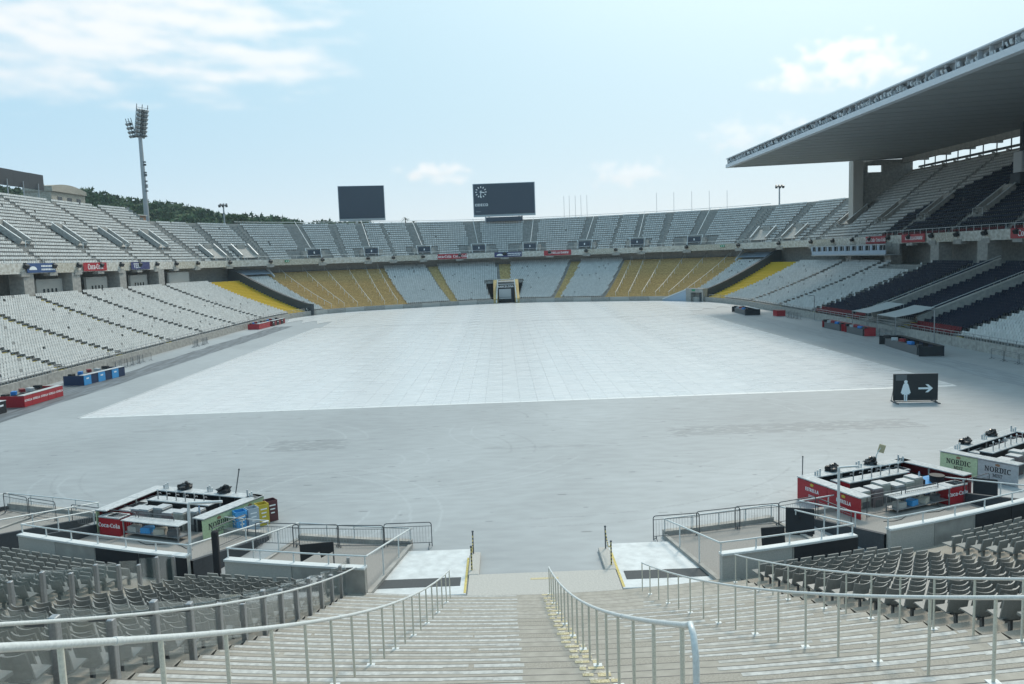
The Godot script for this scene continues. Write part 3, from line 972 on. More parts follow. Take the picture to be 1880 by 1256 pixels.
func near_stand() -> void:
	var st := thing("stadium_stairs", "worn concrete stairs with white striped edges in the foreground", "stairs")
	for i in 31:
		var s := 2.0 + PITCH * i
		var y := yl(s)
		var yb := yl(s - PITCH) if i else 0.0
		var k := MB.new()
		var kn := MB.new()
		var xsamp := [-7.12, -4.7, -2.3, 0.0, 2.3, 4.7, 7.12]
		var jy := rng.randf_range(-0.006, 0.006)
		for j in 6:
			var a := xs(xsamp[j], s, y + jy); var b := xs(xsamp[j + 1], s, y + jy)
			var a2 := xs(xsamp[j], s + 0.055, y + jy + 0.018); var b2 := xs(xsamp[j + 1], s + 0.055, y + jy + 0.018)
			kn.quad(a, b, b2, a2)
			k.quad(a2, b2, xs(xsamp[j + 1], s + PITCH, y + jy + 0.018), xs(xsamp[j], s + PITCH, y + jy + 0.018))
			k.quad(Vector3(a.x, yb, a.z), Vector3(b.x, yb, b.z), b, a)
		var sm: Material = [M.step_a, M.step_b, M.step_c, M.step_a][rng.randi_range(0, 3)]
		var step := part(st, "step", k, sm)
		part(step, "shaded_nosing", kn, M.shaded_nosing)  # dark colour paints in the shadow line along each step edge
		var yy := y + jy + 0.022
		# worn paint on the edges
		var k1 := MB.new()
		var x := -7.05
		while x < -1.06:
			var e := minf(x + rng.randf_range(0.25, 1.3), -1.03 + rng.randf_range(-0.03, 0.03))
			strip_x(k1, x, e, s + 0.06, s + 0.06 + rng.randf_range(0.075, 0.115), yy, 1.2)
			x = e + (0.0 if rng.randf() < 0.88 else rng.randf_range(0.02, 0.2))
		part(step, "painted_edge", k1, M.stripe_a if (i < 1 or i % 5) else M.stripe_b).set_meta("kind", "stuff")
		if i > 3:
			k1 = MB.new()
			x = 1.2 + rng.randf_range(0.0, 0.6) + (1.2 if i < 6 else 0.0) + (0.5 if i > 14 else 0.0)
			while x < 6.95:
				var e := minf(x + rng.randf_range(0.2, 1.1), 6.98)
				strip_x(k1, x, e, s + 0.06, s + 0.06 + rng.randf_range(0.06, 0.11), yy, 1.2)
				x = e + (0.0 if rng.randf() < 0.8 else rng.randf_range(0.03, 0.4))
			part(step, "painted_edge", k1, M.stripe_b if i % 3 == 0 else M.stripe_a).set_meta("kind", "stuff")
		k1 = MB.new()
		x = -0.12 + rng.randf_range(-0.04, 0.04)
		while x < 0.24:
			var e := minf(x + rng.randf_range(0.1, 0.3), 0.28)
			strip_x(k1, x, e, s + 0.04, s + 0.04 + rng.randf_range(0.08, 0.115), yy + 0.003, 1.0)
			x = e + rng.randf_range(0.01, 0.09)
		part(step, "yellow_mark", k1, M.mark_yellow).set_meta("kind", "stuff")
		k1 = MB.new()
		x = -0.06
		while x < 0.2:
			var e := x + rng.randf_range(0.08, 0.2)
			strip_x(k1, x, e, s + 0.19, s + 0.19 + rng.randf_range(0.04, 0.08), yy + 0.003, 1.0)
			x = e + rng.randf_range(0.02, 0.16)
		part(step, "white_mark", k1, M.mark_white).set_meta("kind", "stuff")
	# landing, white ramps, kerbs of the gate
	var lk := MB.new()
	lk.cbox(Vector3(0, 0.07, -28.1), Vector3(5.6, 0.14, 2.15), 0.02)
	part(st, "landing", lk, M.concrete_light)
	pb(st, "yellow_mark", M.mark_yellow, Vector3(0.05, 0.144, -28.55), Vector3(1.05, 0.006, 0.16))
	pb(st, "kick_strip", M.steel_dark, Vector3(0, 0.02, -29.24), Vector3(5.6, 0.03, 0.1))
	for g in [-1.0, 1.0]:
		var ramp := thing("white_ramp", "white painted floor slab on the %s side of the stair foot" % ("left" if g < 0 else "right"), "slab", "white slabs beside the stair foot")
		var k := MB.new()
		k.cbox(Vector3(g * 4.8, 0.03, -29.85), Vector3(3.9, 0.06, 4.5), 0.02)
		part(ramp, "slab", k, M.ramp_white)
		k = MB.new()
		k.box(Vector3(g * 5.05, 0.066, -28.75), Vector3(3.9, 0.012, 0.78))
		part(ramp, "rubber_mat", k, M.mat_dark)
		k = MB.new()
		k.cbox(Vector3(g * 2.62, 0.08, -30.3), Vector3(0.42, 0.16, 2.3), 0.02)
		part(ramp, "kerb", k, M.concrete_light)
		pb(ramp, "yellow_line", M.yellow_line, Vector3(g * 2.9, 0.062, -29.4), Vector3(0.09, 0.006, 3.4))
		# posts with a striped chain
		var ch := thing("chain_barrier", "yellow and black striped chain between short posts %s of the gate" % ("left" if g < 0 else "right"), "barrier", "chain barriers at the gate")
		for zz in [-31.3, -29.6]:
			var ps := pt(ch, "post", M.steel_dark if zz < -31 else M.yellow_line, [Vector3(g * 2.7, 0.15, zz), Vector3(g * 2.7, 1.05, zz)], 0.03, 7)
			k = MB.new(); k.blob(Vector3(g * 2.7, 1.08, zz), Vector3(0.05, 0.05, 0.05), 1, 0.0, 5, 7)
			part(ps, "cap", k, M.steel_dark)
		var ky := MB.new(); var kb := MB.new()
		for i in 22:
			var t0 := i / 22.0
			var t1 := (i + 1) / 22.0
			var pa := Vector3(g * 2.7, 1.0 - 1.6 * t0 * (1.0 - t0), lerpf(-31.3, -29.6, t0))
			var pc := Vector3(g * 2.7, 1.0 - 1.6 * t1 * (1.0 - t1), lerpf(-31.3, -29.6, t1))
			(ky if i % 2 else kb).tube([pa, pc], 0.022, 5)
		for i in 12:
			var t0 := i / 12.0
			(ky if i % 2 else kb).tube([Vector3(g * 2.7, 1.0 - 0.85 * t0, -29.55), Vector3(g * 2.7, 1.0 - 0.85 * (t0 + 0.083), -29.55)], 0.024, 5)
		part(ch, "chain", ky, M.yellow_line); part(ch, "chain", kb, M.black)
	# seat terraces of this end
	for g in [-1.0, 1.0]:
		var ns := thing("seating_block", "terrace of grey seats %s of the foreground stairs" % ("behind the glass panels left" if g < 0 else "right"), "stand")
		for blk in [[7.16, 13.4], [13.4, 40.0]]:
			var k := MB.new()
			for i in 30:
				var s := 2.0 + PITCH * i
				var y := yl(s)
				var yb := yl(s - PITCH) if i else 0.0
				var ua := u_at_x(g * blk[0], s)
				var ub = u_at_x(g * blk[1], s) if blk[1] < 30.0 else g * 34.0
				var us := ulist(minf(ua, ub), maxf(ua, ub), 2.0)
				for j in us.size() - 1:
					k.quad(cp(us[j], s, y), cp(us[j], s + PITCH, y), cp(us[j + 1], s + PITCH, y), cp(us[j + 1], s, y))
					k.quad(cp(us[j], s, yb), cp(us[j + 1], s, yb), cp(us[j + 1], s, y), cp(us[j], s, y))
			part(ns, "terrace", k, M.step_b)
		# sandy aisle steps beside the second glass line
		var ks := MB.new()
		for i in range(1, 18):
			var s := 2.0 + PITCH * i
			strip_x(ks, minf(g * 12.6, g * 13.5), maxf(g * 12.6, g * 13.5), s + 0.02, s + PITCH - 0.05, yl(s) + 0.006)
		part(ns, "aisle", ks, M.step_c)
	platforms()
	handrails()
	glass_fence("glass_screen", "glass panels on grey posts along the left edge of the stairs", -7.16, 1.6, 21.4, 1.38)
	glass_fence("glass_screen", "second line of glass panels crossing the left block of seats", -13.9, 2.6, 16.0, 1.3)

func platforms() -> void:
	var defs := [
		[-1.0, 6.4, 11.9, "railed concrete platform left of the white slab, beside the stairs"],
		[-1.0, 13.5, 21.9, "long railed concrete platform in front of the green kiosk on the left"],
		[-1.0, 23.4, 29.0, "railed concrete platform cut by the left edge of the picture"],
		[1.0, 6.4, 11.9, "railed concrete platform with two black boards right of the white slab"],
		[1.0, 13.4, 21.5, "long railed concrete platform in front of the red kiosk on the right"]]
	for d in defs:
		var g: float = d[0]
		var ua := u_at_x(g * d[1], 2.0)
		var ub := u_at_x(g * d[2], 2.0)
		var u0 := minf(ua, ub); var u1 := maxf(ua, ub)
		var p := thing("viewing_platform", d[3], "platform", "railed platforms at the arena edge")
		var k := MB.new()
		var us := ulist(u0, u1, 1.2)
		var outer := ub
		for i in us.size() - 1:
			var m: float = (us[i] + us[i + 1]) * 0.5
			var pit = absf(m - outer) < 2.6 and d[2] > 15.0
			if pit: continue
			k.quad(cp(us[i], -3.1, 0.12), cp(us[i], 1.95, 0.12), cp(us[i + 1], 1.95, 0.12), cp(us[i + 1], -3.1, 0.12))
		part(p, "floor", k, M.platform_floor)
		if d[2] > 15.0:
			var uw := outer - signf(outer) * 2.7
			part(p, "stairwell_wall", wall_strip(uw - 0.1, uw + 0.1, -3.0, 0.02, 0.11, 4.9), M.concrete)
			part(p, "stairwell_floor", wall_strip(minf(uw, outer), maxf(uw, outer), -3.0, 0.01, 0.03, 4.9), M.platform_floor)
		# parapet towards the seats, in panels
		var n := int(round((u1 - u0) / 2.4))
		for i in n:
			var a := lerpf(u0, u1, float(i) / n) + 0.012
			var b := lerpf(u0, u1, float(i + 1) / n) - 0.012
			part(p, "parapet_panel", wall_strip(a, b, 1.95, 0.0, 1.14, 0.22, 1.2), [M.concrete_light, M.concrete, M.concrete_light][i % 3])
			part(p, "coping", wall_strip(a - 0.01, b + 0.01, 1.9, 1.145, 1.22, 0.32, 1.2), M.white_paint)
			var dark = (d[2] > 15.0 and i in [2, 3]) or (d[2] < 15.0 and i == 1)
			if g < 0 and d[2] < 15.0: dark = false
			if d[2] > 25.0: dark = false
			if dark:
				part(p, "black_cloth", wall_strip(a + 0.05, b + 0.04, 2.18, 0.15, 1.13, 0.02, 1.2), M.black_soft)
		part(p, "kerb", wall_strip(u0, u1, -3.3, 0.0, 0.3, 0.28, 1.2), M.concrete)
		for q in [u0, u1]:
			var ek := MB.new()
			var low := 0.2 if d[2] < 15.0 else 0.95
			for dq in [-0.09, 0.09]:
				ek.quad(cp(q + dq, -3.0, 0.0), cp(q + dq, 1.95, 0.0), cp(q + dq, 1.95, low), cp(q + dq, -3.0, 0.18))
			ek.quad(cp(q - 0.09, -3.0, 0.18), cp(q + 0.09, -3.0, 0.18), cp(q + 0.09, 1.95, low), cp(q - 0.09, 1.95, low))
			part(p, "end_wall", ek, M.wall_dark if d[2] > 15.0 else M.concrete)
		# railing: a loop of tube on posts
		for run in [[1.98, 1.58, 1.22], [-3.15, 0.82, 0.3]]:
			part(p, "rail", rail_along(u0, u1, run[0], run[1], 0.034, 1.0), M.rail_white)
			for u in ulist(u0 + 0.05, u1 - 0.05, 1.75):
				pt(p, "post", M.rail_white, [cp(u, run[0], run[2]), cp(u, run[0], run[1])], 0.028, 6)
		for q in [u0, u1]:
			pt(p, "rail", M.rail_white, [cp(q, -3.15, 0.82), cp(q, 1.98, 1.58)], 0.034, 6)
			for s in [-1.5, 0.3]:
				pt(p, "post", M.rail_white, [cp(q, s, 0.1), cp(q, s, 1.06 + (s + 1.5) * 0.148)], 0.028, 6)
	# loose things on the platforms
	for q in [[9.1, 0.6, 0.95, 1.15, 0.1, -0.15, "upright black board on the platform by the red kiosk's walkway"], [11.0, -1.2, 1.15, 1.05, -0.35, -0.35, "tilted black board at the corner of the small right platform"], [21.0, -0.9, 1.0, 0.95, -0.5, -0.35, "black board leaning on the long right platform"]]:
		var b := thing("black_board", q[6], "board", "black boards on the platforms", xs(q[0], q[1], 0.13), q[4])
		var tilt := Basis(Vector3.RIGHT, q[5])
		pb(b, "panel", M.black_soft, tilt * Vector3(0, q[3] * 0.5, 0) + Vector3(0, 0.02, 0), Vector3(q[2], q[3], 0.07), tilt, 0.02)
		pb(b, "foot", M.black, Vector3(0, 0.03, -0.12), Vector3(q[2] * 0.9, 0.06, 0.5))
		pb(b, "strut", M.black, Vector3(0, q[3] * 0.35, -0.3), Vector3(0.05, q[3] * 0.7, 0.05), Basis(Vector3.RIGHT, 0.35))
	var fb := thing("folded_banner", "black folded cloth hanging on the rail of the left small platform", "cloth", "", xs(-8.6, 0.5, 0.13))
	var fk := MB.new()
	fk.poly(PackedVector2Array([Vector2(-0.7, 0.55), Vector2(-0.7, 1.25), Vector2(0.6, 1.32), Vector2(0.6, 0.95), Vector2(0.1, 0.7), Vector2(0.05, 0.95)]), Vector3.ZERO, Basis(), 0.05)
	part(fb, "cloth", fk, M.black_soft)
	pb(fb, "stand", M.steel_dark, Vector3(-0.68, 0.6, 0.02), Vector3(0.05, 1.25, 0.05))
	pb(fb, "stand", M.steel_dark, Vector3(0.58, 0.62, 0.02), Vector3(0.05, 1.3, 0.05))
	var bp := thing("black_post", "short black padded post at the corner of the left long platform", "post", "", xs(-12.6, 1.4, 0.0))
	var bk := MB.new(); bk.cbox(Vector3(0, 1.0, 0), Vector3(0.24, 2.0, 0.24), 0.05)
	part(bp, "padding", bk, M.black_soft); pb(bp, "base", M.steel_dark, Vector3(0, 0.03, 0), Vector3(0.5, 0.06, 0.5))
	var wf := thing("tube_stand", "tall white tube frame in front of the green kiosk", "stand", "", xs(-13.7, 1.6, 0.0))
	pt(wf, "upright", M.white_paint, [Vector3(0, 0.0, 0), Vector3(0.0, 3.0, -0.3)], 0.06, 8)
	pt(wf, "crossbar", M.white_paint, [Vector3(0, 3.0, -0.3), Vector3(1.25, 2.95, -0.5)], 0.06, 8)
	var wp := thing("tube_stand", "tall white corner post beside the red kiosk", "stand", "", xs(12.55, -0.6, 0.0))
	pt(wp, "upright", M.white_paint, [Vector3.ZERO, Vector3(0, 3.0, 0)], 0.06, 8)
	pt(wp, "crossbar", M.white_paint, [Vector3(0, 2.98, 0), Vector3(0.9, 2.95, -0.2)], 0.05, 8)

func handrails() -> void:
	var defs := [
		[0.15, 0.2, 1.95, 23.1, "white middle handrail ending in a bent tube near the viewer", true],
		[-3.35, -3.95, 2.4, 28.2, "cream and white handrail crossing the stairs left of the middle", false],
		[-6.75, -6.9, 2.2, 27.0, "white handrail along the glass panels", false],
		[3.4, 4.35, 2.4, 26.0, "long handrail crossing the stairs right of the middle", false],
		[6.7, 6.9, 2.9, 25.0, "handrail between the stairs and the right block of seats", false]]
	for d in defs:
		var h := thing("handrail", d[4], "handrail", "handrails of the foreground stairs")
		var top := []
		var n := 30
		for i in n + 1:
			var t := float(i) / n
			var s := lerpf(d[2], d[3], t)
			top.append(xs(lerpf(d[0], d[1], t), s, yl(s) + 0.98))
		if d[5]:
			var e: Vector3 = top[n]
			top.append(e + Vector3(0, 0.06, 0.1)); top.append(e + Vector3(0.0, 0.02, 0.2)); top.append(e + Vector3(0.0, -0.12, 0.27)); top.append(e + Vector3(0.0, -0.9, 0.3))
		pt(h, "rail", M.rail_white, top, 0.026, 9)
		for j in range(4, n, 7):
			pt(h, "joint_sleeve", M.rail_white, [top[j], top[j].lerp(top[j + 1], 0.12)], 0.03, 9)
		var s := float(d[2]) + 0.05
		var on_glass: bool = d[0] < -6.0
		while on_glass and s < d[3]:
			pb(h, "bracket", M.steel_dark, xs(-6.98, s, yl(s) + 0.94), Vector3(0.24, 0.04, 0.05))
			s += 1.38
		while s < d[3]:
			var t := (s - float(d[2])) / (float(d[3]) - float(d[2]))
			var x := lerpf(d[0], d[1], t)
			var kk := floorf((s - 2.0) / PITCH)
			var yg := yl(2.0 + PITCH * maxf(kk, 0.0)) + 0.012
			var ps := pt(h, "post", M.rail_cream, [xs(x, s, yg), xs(x, s, yl(s) + 0.97)], 0.02, 7)
			pb(ps, "base_plate", M.white_paint, xs(x, s, yg + 0.008), Vector3(0.14, 0.014, 0.1))
			s += PITCH * 1.5

func glass_fence(called: String, label: String, x: float, s0: float, s1: float, step: float) -> void:
	var f := thing(called, label, "glass screen", "glass screens in the left block")
	var s := s0
	while s < s1:
		var kk := maxf(floorf((s - 2.0) / PITCH), 0.0)
		var y := yl(2.0 + PITCH * kk)
		var b := Basis(Vector3.UP, 0.0)
		pb(f, "post", M.steel, xs(x, s, y + 0.58), Vector3(0.11, 1.16, 0.13), b, 0.012)
		var a := xs(x - 0.01, s + 0.09, yl(s) + 0.12)
		var c := xs(x - 0.01, s + step - 0.09, yl(s + step) + 0.12)
		var k := MB.new()
		for dx in [-0.006, 0.006]:
			k.quad(a + Vector3(dx, 0, 0), c + Vector3(dx, 0, 0), c + Vector3(dx, 0.98, 0), a + Vector3(dx, 0.98, 0))
		for e in [[a, c], [c + Vector3(0, 0.98, 0), a + Vector3(0, 0.98, 0)]]:
			k.quad(e[0] + Vector3(-0.006, 0, 0), e[0] + Vector3(0.006, 0, 0), e[1] + Vector3(0.006, 0, 0), e[1] + Vector3(-0.006, 0, 0))
		part(f, "glass_panel", k, M.glass)
		s += step

# ------------------------------------------------------------------ roof of the right stand
func roof_pt(t: float, x: float) -> Vector3:
	# t 0 = far end, 1 = end beside the viewer
	var f := (x - 48.0) / 46.0
	return Vector3(x, 29.75 + f * 1.7, lerpf(-172.3 - 10.5 * f, -68.7 + 10.5 * f, t))

func roof() -> void:
	var r := thing("grandstand_roof", "huge cantilever roof with dark underside over the right stand", "roof")
	var n := 52
	for i in n:
		var k := MB.new()
		var dy := Vector3(0, 0.03 if i % 2 else 0.0, 0)
		var a := roof_pt(float(i) / n, 48.6) + dy; var b := roof_pt(float(i) / n, 94.0) + dy
		var c := roof_pt(float(i + 1) / n, 94.0) + dy; var d := roof_pt(float(i + 1) / n, 48.6) + dy
		var h := Vector3(0, 0.14, 0)
		k.quad(a, b, c, d); k.quad(a, a + h, b + h, b); k.quad(d, c, c + h, d + h)
		part(r, "ceiling_panel", k, M.roof_under if i % 3 else M.roof_under_b)
	var top := MB.new()
	var h2 := Vector3(0, 1.75, 0)
	var h3 := Vector3(0, 0.2, 0)
	var e := [roof_pt(0, 48.6), roof_pt(0, 94), roof_pt(1, 94), roof_pt(1, 48.6)]
	top.quad(e[0] + h2, e[3] + h2, e[2] + h2, e[1] + h2)
	for i in [0, 1, 2]: top.quad(e[i] + h3, e[i] + h2, e[i + 1] + h2, e[i + 1] + h3)
	part(r, "roof_deck", top, M.roof_edge)
	var q0 := roof_pt(0, 48.0); var q1 := roof_pt(1, 48.0)
	var lip := MB.new()
	lip.bar(q0 + Vector3(0.15, 0.16, -0.15), q1 + Vector3(0.15, 0.16, 0.15), 0.9, 0.7)
	part(r, "lower_edge", lip, M.roof_edge)
	lip = MB.new()
	lip.bar(q0 + Vector3(0.2, 1.72, -0.15), q1 + Vector3(0.2, 1.72, 0.15), 0.8, 0.16)
	part(r, "upper_edge", lip, M.roof_edge)
	lip = MB.new()
	lip.bar(q0 + Vector3(0.75, 1.0, 0), q1 + Vector3(0.75, 1.0, 0), 0.1, 1.3)
	part(r, "recess", lip, M.pale_grey)
	lip = MB.new()
	lip.bar(q0 + Vector3(0.3, 0.1, -0.2), roof_pt(0, 94) + Vector3(0, 0.3, -0.1), 0.3, 0.5)
	part(r, "end_edge", lip, M.roof_edge)
	# floodlights set into the edge
	var lamp := MB.new()
	lamp.cbox(Vector3.ZERO, Vector3(0.5, 0.62, 0.42), 0.05, Basis(Vector3(0, 0, 1), 0.5))
	var glass := MB.new()
	glass.box(Vector3(-0.26, -0.14, 0), Vector3(0.03, 0.44, 0.36), Basis(Vector3(0, 0, 1), 0.5))
	var lm := [lamp.mesh(M.steel), lamp.mesh(M.steel_dark), lamp.mesh(M.pale_grey), lamp.mesh(M.pale_grey)]
	var gm := glass.mesh(M.lamp_glass)
	var nl := 128
	for i in nl:
		if rng.randf() < 0.08: continue
		var f := part(r, "floodlight", lm[rng.randi_range(0, 3)], null)
		f.position = q0.lerp(q1, (i + 0.5) / nl) + Vector3(0.25 + rng.randf_range(-0.05, 0.1), 0.75 + rng.randf_range(0, 0.55), 0)
		f.rotation = Vector3(0, rng.randf_range(-0.4, 0.4), rng.randf_range(-0.3, 0.3))
		var gl := part(f, "lens", gm, null)
		gl.position = Vector3.ZERO
	for i in 53:
		pb(r, "rib", M.roof_edge, q0.lerp(q1, i / 52.0) + Vector3(0.3, 0.95, 0), Vector3(0.5, 1.3, 0.09))
	# concrete pylon and end wall carrying the roof
	pb(r, "pylon", M.concrete_light, Vector3(79.3, 24.3, -180.2), Vector3(2.3, 13.4, 2.4), Basis(), 0.08)
	pb(r, "end_wall", M.concrete, Vector3(86.4, 24.3, -181.0), Vector3(12.0, 8.2, 0.5))
	pb(r, "end_wall", M.concrete, Vector3(88.9, 29.75, -181.0), Vector3(7.0, 2.7, 0.5))
	pb(r, "end_wall", M.concrete, Vector3(81.3, 29.75, -181.0), Vector3(1.8, 2.7, 0.5))
	pb(r, "end_wall", M.concrete, Vector3(83.8, 30.5, -181.0), Vector3(3.2, 1.2, 0.5))
	pb(r, "pylon", M.concrete_light, Vector3(79.3, 24.3, -60.8), Vector3(2.3, 13.4, 2.4), Basis(), 0.08)
	var b1 := MB.new()
	b1.bar(Vector3(90.5, 30.75, -181), Vector3(90.5, 30.75, -58), 0.9, 1.1)
	part(r, "edge_beam", b1, M.concrete)
	b1 = MB.new()
	b1.bar(Vector3(93.4, 29.2, -180), Vector3(93.4, 29.2, -60), 0.3, 0.45)
	part(r, "back_beam", b1, M.steel_dark)
	for i in 28:
		var z := -178.0 + 4.3 * i
		pt(r, "back_post", M.steel_dark, [Vector3(93.6, 27.6, z), Vector3(93.6, 31.3, z)], 0.12, 6)
		pb(r, "post_foot", M.concrete_light, Vector3(93.0, 28.3, z), Vector3(0.5, 1.1, 0.4))
	for i in 14:
		pb(r, "cross_rib", M.concrete, Vector3(91.9, 30.5, -176.0 + 8.6 * i), Vector3(3.0, 0.5, 0.4))
	# hanging loudspeaker box
	var ls := thing("hanging_box", "pale grey box hanging under the roof at the right picture edge", "loudspeaker", "", Vector3(83.5, 24.6, -129.0))
	pb(ls, "cabinet", M.pale_grey, Vector3(0, 0, 0), Vector3(2.0, 3.4, 2.2), Basis(), 0.15)
	pb(ls, "lower_unit", M.wall_dark, Vector3(0, -2.6, 0), Vector3(2.6, 1.8, 2.6), Basis(), 0.1)
	pb(ls, "mount", M.wall_dark, Vector3(0, 4.0, 0), Vector3(0.8, 4.6, 0.8))
	# glazed press box below the balcony
	var pbx := thing("press_box", "long pale press box with a row of dark windows under the balcony", "press box", "", Vector3(69.6, 10.15, -146.0))
	pb(pbx, "floor_beam", M.pale_grey, Vector3(1.4, 0.06, -17.5), Vector3(3.0, 0.18, 35.0))
	pb(pbx, "apron", M.sheet_blue, Vector3(0.15, 0.55, -17.5), Vector3(0.15, 0.75, 34.8))
	pb(pbx, "back_wall", M.concrete, Vector3(2.7, 1.1, -17.5), Vector3(0.2, 2.0, 34.8))
	pb(pbx, "head_beam", M.pale_grey, Vector3(0.2, 1.98, -17.5), Vector3(0.3, 0.2, 34.8))
	for i in 12:
		var z := -1.6 - 2.9 * i
		var w := pb(pbx, "window", M.window, Vector3(0.25, 1.42, z), Vector3(0.06, 0.92, 1.9))
		pb(w, "mullion", M.pale_grey, Vector3(0.2, 1.42, z + 0.25), Vector3(0.09, 0.92, 0.16), Basis(Vector3.RIGHT, 0.15))
		pb(pbx, "pier", M.sheet_blue, Vector3(0.2, 1.42, z - 1.45), Vector3(0.26, 0.94, 0.85))

# ------------------------------------------------------------------ things on and beyond the rim
func u_far_x(x: float, s: float) -> float:
	var lo := 195.0
	var hi := U - 195.0
	for i in 30:
		var m := (lo + hi) * 0.5
		if cp(m, s).x > x: lo = m
		else: hi = m
	return (lo + hi) * 0.5

func banner(u: float, width: float, bg: Material, label: String, texts: Array, emblem := false) -> void:
	var b := frame(u)
	var f := Basis(-b.x, Vector3.UP, -b.z)       # faces the arena
	var t := thing("banner", label, "banner", "sponsor banners on the balcony")
	t.position = cp(u, 21.5, 13.05)
	t.basis = f
	pb(t, "sheet", bg, Vector3.ZERO, Vector3(width, 1.45, 0.05))
	for q in texts:
		words(t, q[0], q[1], Vector3(q[2], q[3], 0.035), Basis(), q[4], q[5], 700, q[6], "lettering", q[7])
	if emblem:
		var k := MB.new()
		var pts := PackedVector2Array()
		for i in 9:
			var a := PI * i / 8.0
			pts.append(Vector2(cos(a) * 1.0, sin(a) * 0.55))
		k.poly(pts, Vector3(-width * 0.3, -0.3, 0.03), Basis(), 0.02)
		part(t, "emblem", k, M.clock_white)
		for i in 2:
			var kb := MB.new()
			var x := -0.1
			while x < width * 0.45:
				var wd := 0.12 + 0.22 * absf(sin(x * 7.0 + i))
				kb.box(Vector3(x + wd * 0.5, 0.26 - 0.52 * i, 0.04), Vector3(wd, 0.26, 0.02))
				x += wd + 0.1
			part(t, "print_line", kb, M.clock_white)

